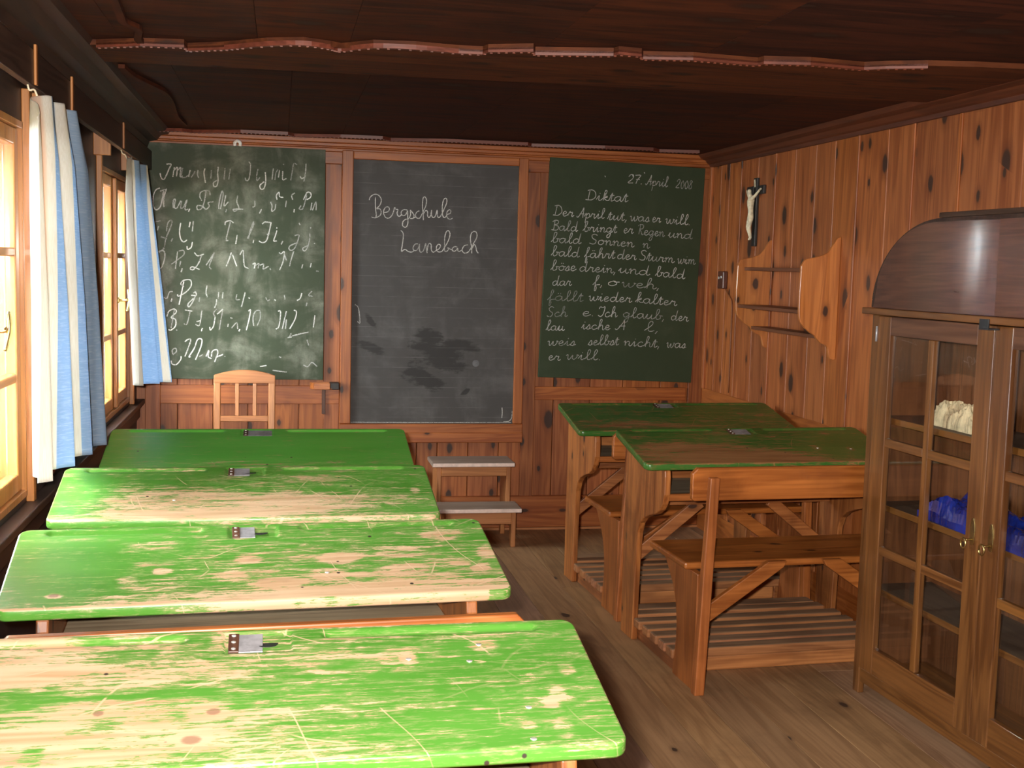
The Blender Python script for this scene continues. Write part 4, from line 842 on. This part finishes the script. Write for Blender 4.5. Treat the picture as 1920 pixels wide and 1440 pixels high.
for half in ([(0, 0)], [(-1, 0)]):
    yl, yr = (-0.012, -0.7195) if half[0][0] > -0.1 else (-0.7205, -CW + 0.012); m = MB(); N = 24; vs = []
    for i in range(N + 1):                              # gently bowed front board under the arch
        y = yl + (yr - yl) * i / N; yy = min(-y, CW + y) - 0.012
        zt = 1.421 + 0.292 * math.sqrt(max(0.0, 1 - (1 - min(1, yy / 0.40)) ** 2)); h = i / N; x = -0.022 * (1 - ((h - 0.45) / 0.55) ** 2) if yl > -0.5 else -0.010 * (1 - h)
        vs += [(x, y, 1.421), (x, y, zt + 0.0005), (x + 0.016, y, 1.421), (x + 0.016, y, zt + 0.0005)]
    fs = []
    for i in range(N):
        a, b = 4 * i, 4 * i + 4
        fs += [(a, a + 1, b + 1, b), (a + 2, b + 2, b + 3, a + 3), (a + 1, a + 3, b + 3, b + 1), (a, b, b + 2, a + 2)]
    fs += [(0, 2, 3, 1), (4 * N, 4 * N + 1, 4 * N + 3, 4 * N + 2)]
    m.add(vs, fs, 0.4); m.build('arch_panel', mirror_gloss, t)
m = MB()
for (y0, z0), (y1, z1) in zip(full[:-1], full[1:]):
    n = Vector((0, z0 - z1, y1 - y0)).normalized() * -0.014
    if n.z < 0: n = -n
    m.prism([(y0, z0), (y1, z1), (y1 + n.y, z1 + n.z), (y0 + n.y, z0 + n.z)], 'x', -0.006, DPT, 0.2)
m.build('arch_rim', dark_wood(0), t)
m = MB(); m.box(-0.012, DPT, -CW + 0.40, -0.40, 1.7275, 1.744, 0.3); m.build('top_cap', dark_wood(1), t, 0.002)

# inside the cabinet
def lump(name, mat, label, cat, loc, sx, sy, sz, rough, seed, nx=26, ny=40):
    r = random.Random(seed); m = MB(); ph = [r.uniform(0, 6) for _ in range(8)]
    top = []
    for i in range(nx + 1):
        for j in range(ny + 1):
            u, v = i / nx, j / ny
            e = min(1, min(u, 1 - u) * 9) * min(1, min(v, 1 - v) * 14)
            h = sz * (0.72 + 0.16 * math.sin(v * 9 + ph[0] + 2 * math.sin(u * 5 + ph[1])) + 0.12 * math.sin(v * 23 + u * 11 + ph[2])) + rough * (r.random() - 0.5)
            top.append((sx * (u - 0.5) + rough * 0.3 * (r.random() - .5), sy * (v - 0.5) + rough * 0.3 * (r.random() - .5), max(0.004, h * (0.35 + 0.65 * e ** 0.5))))
    idx = lambda i, j: i * (ny + 1) + j
    fs = [(idx(i, j), idx(i + 1, j), idx(i + 1, j + 1), idx(i, j + 1)) for i in range(nx) for j in range(ny)]
    loop = [idx(i, 0) for i in range(nx)] + [idx(nx, j) for j in range(ny)] + [idx(i, ny) for i in range(nx, 0, -1)] + [idx(0, j) for j in range(ny, 0, -1)]
    o = len(top); top += [(top[k][0], top[k][1], 0.0) for k in loop]; n = len(loop)
    fs += [(loop[i], loop[(i + 1) % n], o + (i + 1) % n, o + i) for i in range(n)] + [tuple(range(o, o + n))]
    m.add(top, fs, 0.5); ob = m.build(name, mat); ob.location = loc
    return tag(ob, label, cat)
paper = plain('old_parchment', (0.62, 0.49, 0.31), 0.8, 0, 0.3, 22)
lump('paper_bundle', paper, 'torn bundle of yellowed paper on the top shelf of the cabinet', 'paper', (2.985, -3.17, 1.0305), 0.13, 0.25, 0.085, 0.012, 3)
bag = plain('blue_plastic', (0.010, 0.022, 0.20), 0.22, 0, 0.5, 9, Coat_Weight=0.5)
lump('plastic_bag', bag, 'crumpled shiny blue plastic bag on the middle shelf of the cabinet', 'bag', (2.985, -3.38, 0.7135), 0.19, 0.66, 0.10, 0.006, 8, 24, 60)

# ================================================================== teacher's chair
t = thing('wooden_chair', 'plain brown wooden chair with slatted back, standing against the wall behind the desks', 'chair', (0.536, -0.30, 0))
ch = chair_wood(2)
for s in (-1, 1):
    m = MB(); x = s * 0.146
    m.add([(x + a * 0.018, b, z) for z, y0, y1 in ((0, 0.20, 0.235), (0.45, 0.16, 0.195), (0.898, 0.19, 0.212)) for a, b in ((-1, y0), (1, y0), (1, y1), (-1, y1))], [(0, 1, 2, 3), (8, 9, 10, 11)] + [(4 * k + i, 4 * k + (i + 1) % 4, 4 * k + 4 + (i + 1) % 4, 4 * k + 4 + i) for k in (0, 1) for i in range(4)])
    m.build('back_leg', ch, t, 0.004)
    m = MB(); m.box(s * 0.165 - 0.017, s * 0.165 + 0.017, -0.20, -0.166, 0, 0.43); m.build('leg', ch, t, 0.004)
m = MB(); pts = [(-0.164 + 0.328 * i / 16, 0.905 + 0.030 * (1 - ((i - 8) / 8) ** 2)) for i in range(17)]
m.prism([(-0.164, 0.862), (0.164, 0.862)] + list(reversed(pts)), 'y', 0.185, 0.207); m.build('top_rail', chair_wood(0), t, 0.003)
m = MB(); m.box(-0.128, 0.128, 0.176, 0.192, 0.652, 0.684); m.build('back_rail', chair_wood(0), t, 0.003)
for x in (-0.040, 0.054):
    m = MB(); m.add([(x + a * 0.010, b, z) for z, y0, y1 in ((0.684, 0.178, 0.190), (0.862, 0.19, 0.202)) for a, b in ((-1, y0), (1, y0), (1, y1), (-1, y1))], [(0, 1, 2, 3), (4, 5, 6, 7), (0, 1, 5, 4), (1, 2, 6, 5), (2, 3, 7, 6), (3, 0, 4, 7)]); m.build('back_slat', ch, t, 0.002)
m = MB(); m.prism([(-0.185, -0.215), (0.185, -0.215), (0.165, 0.158), (-0.165, 0.158)], 'z', 0.432, 0.455); m.build('seat', chair_wood(0), t, 0.006)
for q in ((-0.148, 0.148, -0.19, -0.172), (-0.172, -0.158, -0.165, 0.155), (0.158, 0.172, -0.165, 0.155)):
    m = MB(); m.box(*q, 0.37, 0.43); m.build('seat_apron', chair_wood(0), t, 0.002)

# ================================================================== step stool
t = thing('step_stool', 'low two-step wooden stool with pale front edges under the grey slate board', 'stool', (1.80, -0.25, 0))
sp = chair_wood(2); EDGE = plain('pale_edge_band', (0.80, 0.62, 0.54), 0.5, 0, 0.12, 30)
for x0, x1 in ((-0.215, -0.19), (0.178, 0.203)):
    m = MB(); m.prism([(-0.185, 0), (-0.185, 0.1945), (0.0, 0.1945), (0.0, 0.4195), (0.19, 0.4195), (0.19, 0), (0.145, 0), (0.13, 0.10), (-0.12, 0.10), (-0.14, 0)], 'x', x0, x1); m.build('side_panel', sp, t, 0.003)
for q in ((-0.012, 0.004, 0.365, 0.4195), (-0.183, -0.167, 0.128, 0.1945)):
    m = MB(); m.box(-0.19, 0.178, *q); m.build('apron', chair_wood(0), t, 0.003)
for x0, x1, y0, y1, z in ((-0.245, 0.22, -0.04, 0.205, 0.42), (-0.235, 0.232, -0.21, 0.03 - 0.0305, 0.195)):
    m = MB(); m.box(x0, x1, y0, y1, z, z + 0.025); tr = m.build('tread', step_wood(0), t, 0.006)
    m = MB(); m.box(x0 + 0.004, x1 - 0.004, y0 - 0.003, y0 + 0.001, z + 0.003, z + 0.022); m.build('edge_band', EDGE, tr, 0.001)

# ================================================================== right wall: shelf, crucifix, switch
t = thing('wall_shelf', 'knotty pine hanging shelf with scalloped sides and three boards on the right wall', 'shelf', (W, -1.33, 1.15))
prof = smooth_path([(0.0, 0.555), (-0.02, 0.545), (-0.06, 0.485), (-0.115, 0.462), (-0.165, 0.45), (-0.185, 0.42)], 5) + smooth_path([(-0.188, 0.30), (-0.186, 0.21), (-0.175, 0.165), (-0.14, 0.13), (-0.105, 0.108)], 5) + smooth_path([(-0.10, 0.10), (-0.075, 0.075), (-0.045, 0.062), (-0.035, 0.03), (-0.028, 0.008), (-0.015, 0.0), (0.0, 0.0)], 5)
prof = [(p[0], p[1]) for p in prof]
SH = wood('shelf_pine', (0.62, 0.225, 0.06), (0.38, 0.115, 0.028), 2, knots=0.45, rough=0.38, vary=0.15, kscale=1.1, coat=0.2)
for y in (0.375, -0.393):
    m = MB(); m.prism([(a, b) for a, b in prof], 'y', y, y + 0.018); m.build('side_board', SH, t, 0.003)
for z, d in ((0.395, 0.15), (0.205, 0.178), (0.095, 0.10)):
    m = MB(); m.box(-d, -0.001, -0.3745, 0.3745, z, z + 0.017); m.build('shelf_board', wood('shelf_dark_board', (0.19, 0.062, 0.024), (0.10, 0.03, 0.012), 1, rough=0.45, vary=0.1), t, 0.002)

t = thing('crucifix', 'small black wall crucifix with an ivory figure above the pine shelf', 'crucifix', (W, -0.72, 1.675))
m = MB(); m.box(-0.016, -0.0005, -0.024, 0.024, 0, 0.36); m.build('cross_beam', EBONY, t, 0.003)
m = MB(); m.box(-0.0155, -0.0005, 0.0245, 0.115, 0.272, 0.318); m.box(-0.0155, -0.0005, -0.115, -0.0245, 0.272, 0.318); m.build('cross_arm', EBONY, t, 0.003)
m = MB(); m.beam((-0.018, 0.006, 0.350), (-0.018, -0.004, 0.312), 0.010, 0.004, up=(1, 0, 0)); m.build('plaque', IVORY, t)
def skin_figure(name, verts, edges, mat, parent, sub=2):
    me = bpy.data.meshes.new(name); me.from_pydata([v[:3] for v in verts], edges, []); me.update()
    o = bpy.data.objects.new(name, me); COL.objects.link(o)
    sk = o.modifiers.new('skin', 'SKIN'); sk.use_smooth_shade = True
    for i, v in enumerate(verts): me.skin_vertices[0].data[i].radius = (v[3], v[3])
    me.skin_vertices[0].data[0].use_root = True
    su = o.modifiers.new('sub', 'SUBSURF'); su.levels = sub; su.render_levels = sub
    dg = bpy.context.evaluated_depsgraph_get(); new = bpy.data.meshes.new_from_object(o.evaluated_get(dg))
    bpy.data.objects.remove(o); new.materials.clear(); new.materials.append(mat)
    return put(name, new, parent)
V = [(-0.030, 0.004, 0.155, .017), (-0.034, 0.004, 0.19, .015), (-0.036, 0.004, 0.225, .020), (-0.034, 0.004, 0.252, .016), (-0.038, 0.006, 0.268, .008), (-0.044, 0.010, 0.285, .0125), (-0.042, 0.010, 0.302, .010),
     (-0.032, 0.03, 0.256, .0095), (-0.028, 0.058, 0.272, .0072), (-0.024, 0.088, 0.292, .006), (-0.02, 0.103, 0.300, .0055),
     (-0.032, -0.024, 0.256, .0095), (-0.028, -0.052, 0.272, .0072), (-0.024, -0.082, 0.292, .006), (-0.02, -0.097, 0.300, .0055),
     (-0.036, 0.014, 0.135, .0125), (-0.046, 0.010, 0.10, .0095), (-0.036, 0.005, 0.065, .0075), (-0.030, 0.004, 0.045, .006), (-0.040, 0.004, 0.032, .0055),
     (-0.036, -0.008, 0.135, .0125), (-0.044, -0.010, 0.10, .0095), (-0.034, -0.003, 0.065, .0075), (-0.028, -0.002, 0.047, .006), (-0.037, -0.003, 0.034, .0055)]
E_ = [(0, 1), (1, 2), (2, 3), (3, 4), (4, 5), (5, 6), (3, 7), (7, 8), (8, 9), (9, 10), (3, 11), (11, 12), (12, 13), (13, 14), (0, 15), (15, 16), (16, 17), (17, 18), (18, 19), (0, 20), (20, 21), (21, 22), (22, 23), (23, 24)]
skin_figure('figure', V, E_, IVORY, t)

t = thing('wall_switch', 'brown switch box with its cable on the right wall beside the shelf', 'switch', (W, -0.30, 1.44))
m = MB(); m.box(-0.03, -0.0005, -0.04, 0.045, 0.0, 0.10); m.build('switch_cover', BAKELITE, t, 0.006)
for y, z in ((0.02, 0.062), (-0.018, 0.066)):
    m = MB(); m.tube([(-0.030, y, z), (-0.034, y, z), (-0.036, y, z)], [0.009, 0.008, 0.003], 10); m.build('switch_screw', RIVET, t, smooth=True)
m = MB(); m.tube(smooth_path([(-0.012, -0.035, 0.002), (-0.008, -0.06, -0.02), (-0.005, -0.10, -0.045), (-0.004, -0.13, -0.075), (-0.004, -0.135, -0.2), (-0.004, -0.135, -0.58)], 5), 0.0035, 6); m.build('cable', wood('cable_brown', (0.2, 0.07, 0.02), (0.15, 0.05, 0.015), 2), t, smooth=True)

m = MB(); m.tube([(0, 0, 0), (0.02, 0, 0), (0.024, 0, 0), (0.036, 0, 0), (0.04, 0, 0)], [0.009, 0.008, 0.015, 0.016, 0.008], 12)
tag(m.build('coat_peg', plain('red_brown_knob', (0.30, 0.07, 0.03), 0.35), smooth=True), 'small red-brown wooden peg on the dark wall below the nearest curtain', 'peg').location = (XW, -2.62, 0.82)

# ================================================================== curtains
def curtain(label, rows, folds, amp, phase, droop, ny=90, nx=150):
    """rows: from top to bottom (z, y of window-side edge, y of room-side edge, x centre, x extra at the room-side edge)"""
    m = MB(); vs = []; uv = []
    for j in range(ny + 1):
        t = j / ny * (len(rows) - 1); k = min(int(t), len(rows) - 2); f = t - k; f = f * f * (3 - 2 * f) if False else f
        z, ya, yb, xc, xe, dz = [a + (b - a) * f for a, b in zip(rows[k], rows[k + 1])]
        am = amp[0] + (amp[1] - amp[0]) * j / ny
        for i in range(nx + 1):
            s = i / nx
            ph = 2 * PI * folds * s + phase + 0.5 * math.sin(j / ny * 3 + s * 4)
            x = xc + xe * s + am * (math.sin(ph) + 0.25 * math.sin(2 * ph + 1 + j / ny * 2))
            y = ya + (yb - ya) * s + am * 0.6 * math.cos(ph)
            vs.append((x, y, z + dz * s - droop * max(0, 1 - s / 0.25) ** 1.3 * max(0, 1 - j / ny * 6))); uv.append((s, 1 - j / ny))
    idx = lambda i, j: j * (nx + 1) + i
    fs = [(idx(i, j), idx(i + 1, j), idx(i + 1, j + 1), idx(i, j + 1)) for j in range(ny) for i in range(nx)]
    m.add(vs, fs, 0.5); me = m.mesh('curtain', CURTAIN, smooth=True)
    ul = me.uv_layers.new(name='cloth')
    for lp in me.loops: ul.data[lp.index].uv = uv[lp.vertex_index]
    o = put('curtain', me)
    m = MB()
    yk = rows[0][1] + 0.22; m.tube(smooth_path([(0.062, yk, rows[0][0] - 0.02), (0.05, yk, rows[0][0] + 0.02), (0.036, yk, 1.985), (0.031, yk, 2.001)], 4), 0.003, 6); m.build('curtain_hook', IVORY, o, smooth=True)
    so = o.modifiers.new('cloth_thickness', 'SOLIDIFY'); so.thickness = 0.0012; so.offset = 0
    return tag(o, label, 'curtain', 'striped window curtains')
#          z      y_left  y_right x_c   x_e   dz
curtain('blue and white striped curtain nearest the camera, hanging beside the first window',
        [(1.965, -3.42, -2.72, 0.08, 0.0, 0.015), (1.80, -3.42, -2.66, 0.08, 0.02, 0.0), (1.4, -3.44, -2.60, 0.085, 0.03, -0.02), (0.925, -3.48, -2.52, 0.085, 0.04, -0.025)], 3.6, (0.020, 0.034), 0.4, 0.075)
curtain('shorter blue and white striped curtain by the far window, next to the alphabet board',
        [(1.955, -1.42, -0.82, 0.085, 0.02, 0.0), (1.80, -1.42, -0.80, 0.085, 0.03, 0.0), (1.4, -1.42, -0.72, 0.095, 0.06, -0.03), (0.98, -1.44, -0.62, 0.105, 0.085, -0.06)], 2.6, (0.018, 0.032), 1.2, 0.0)
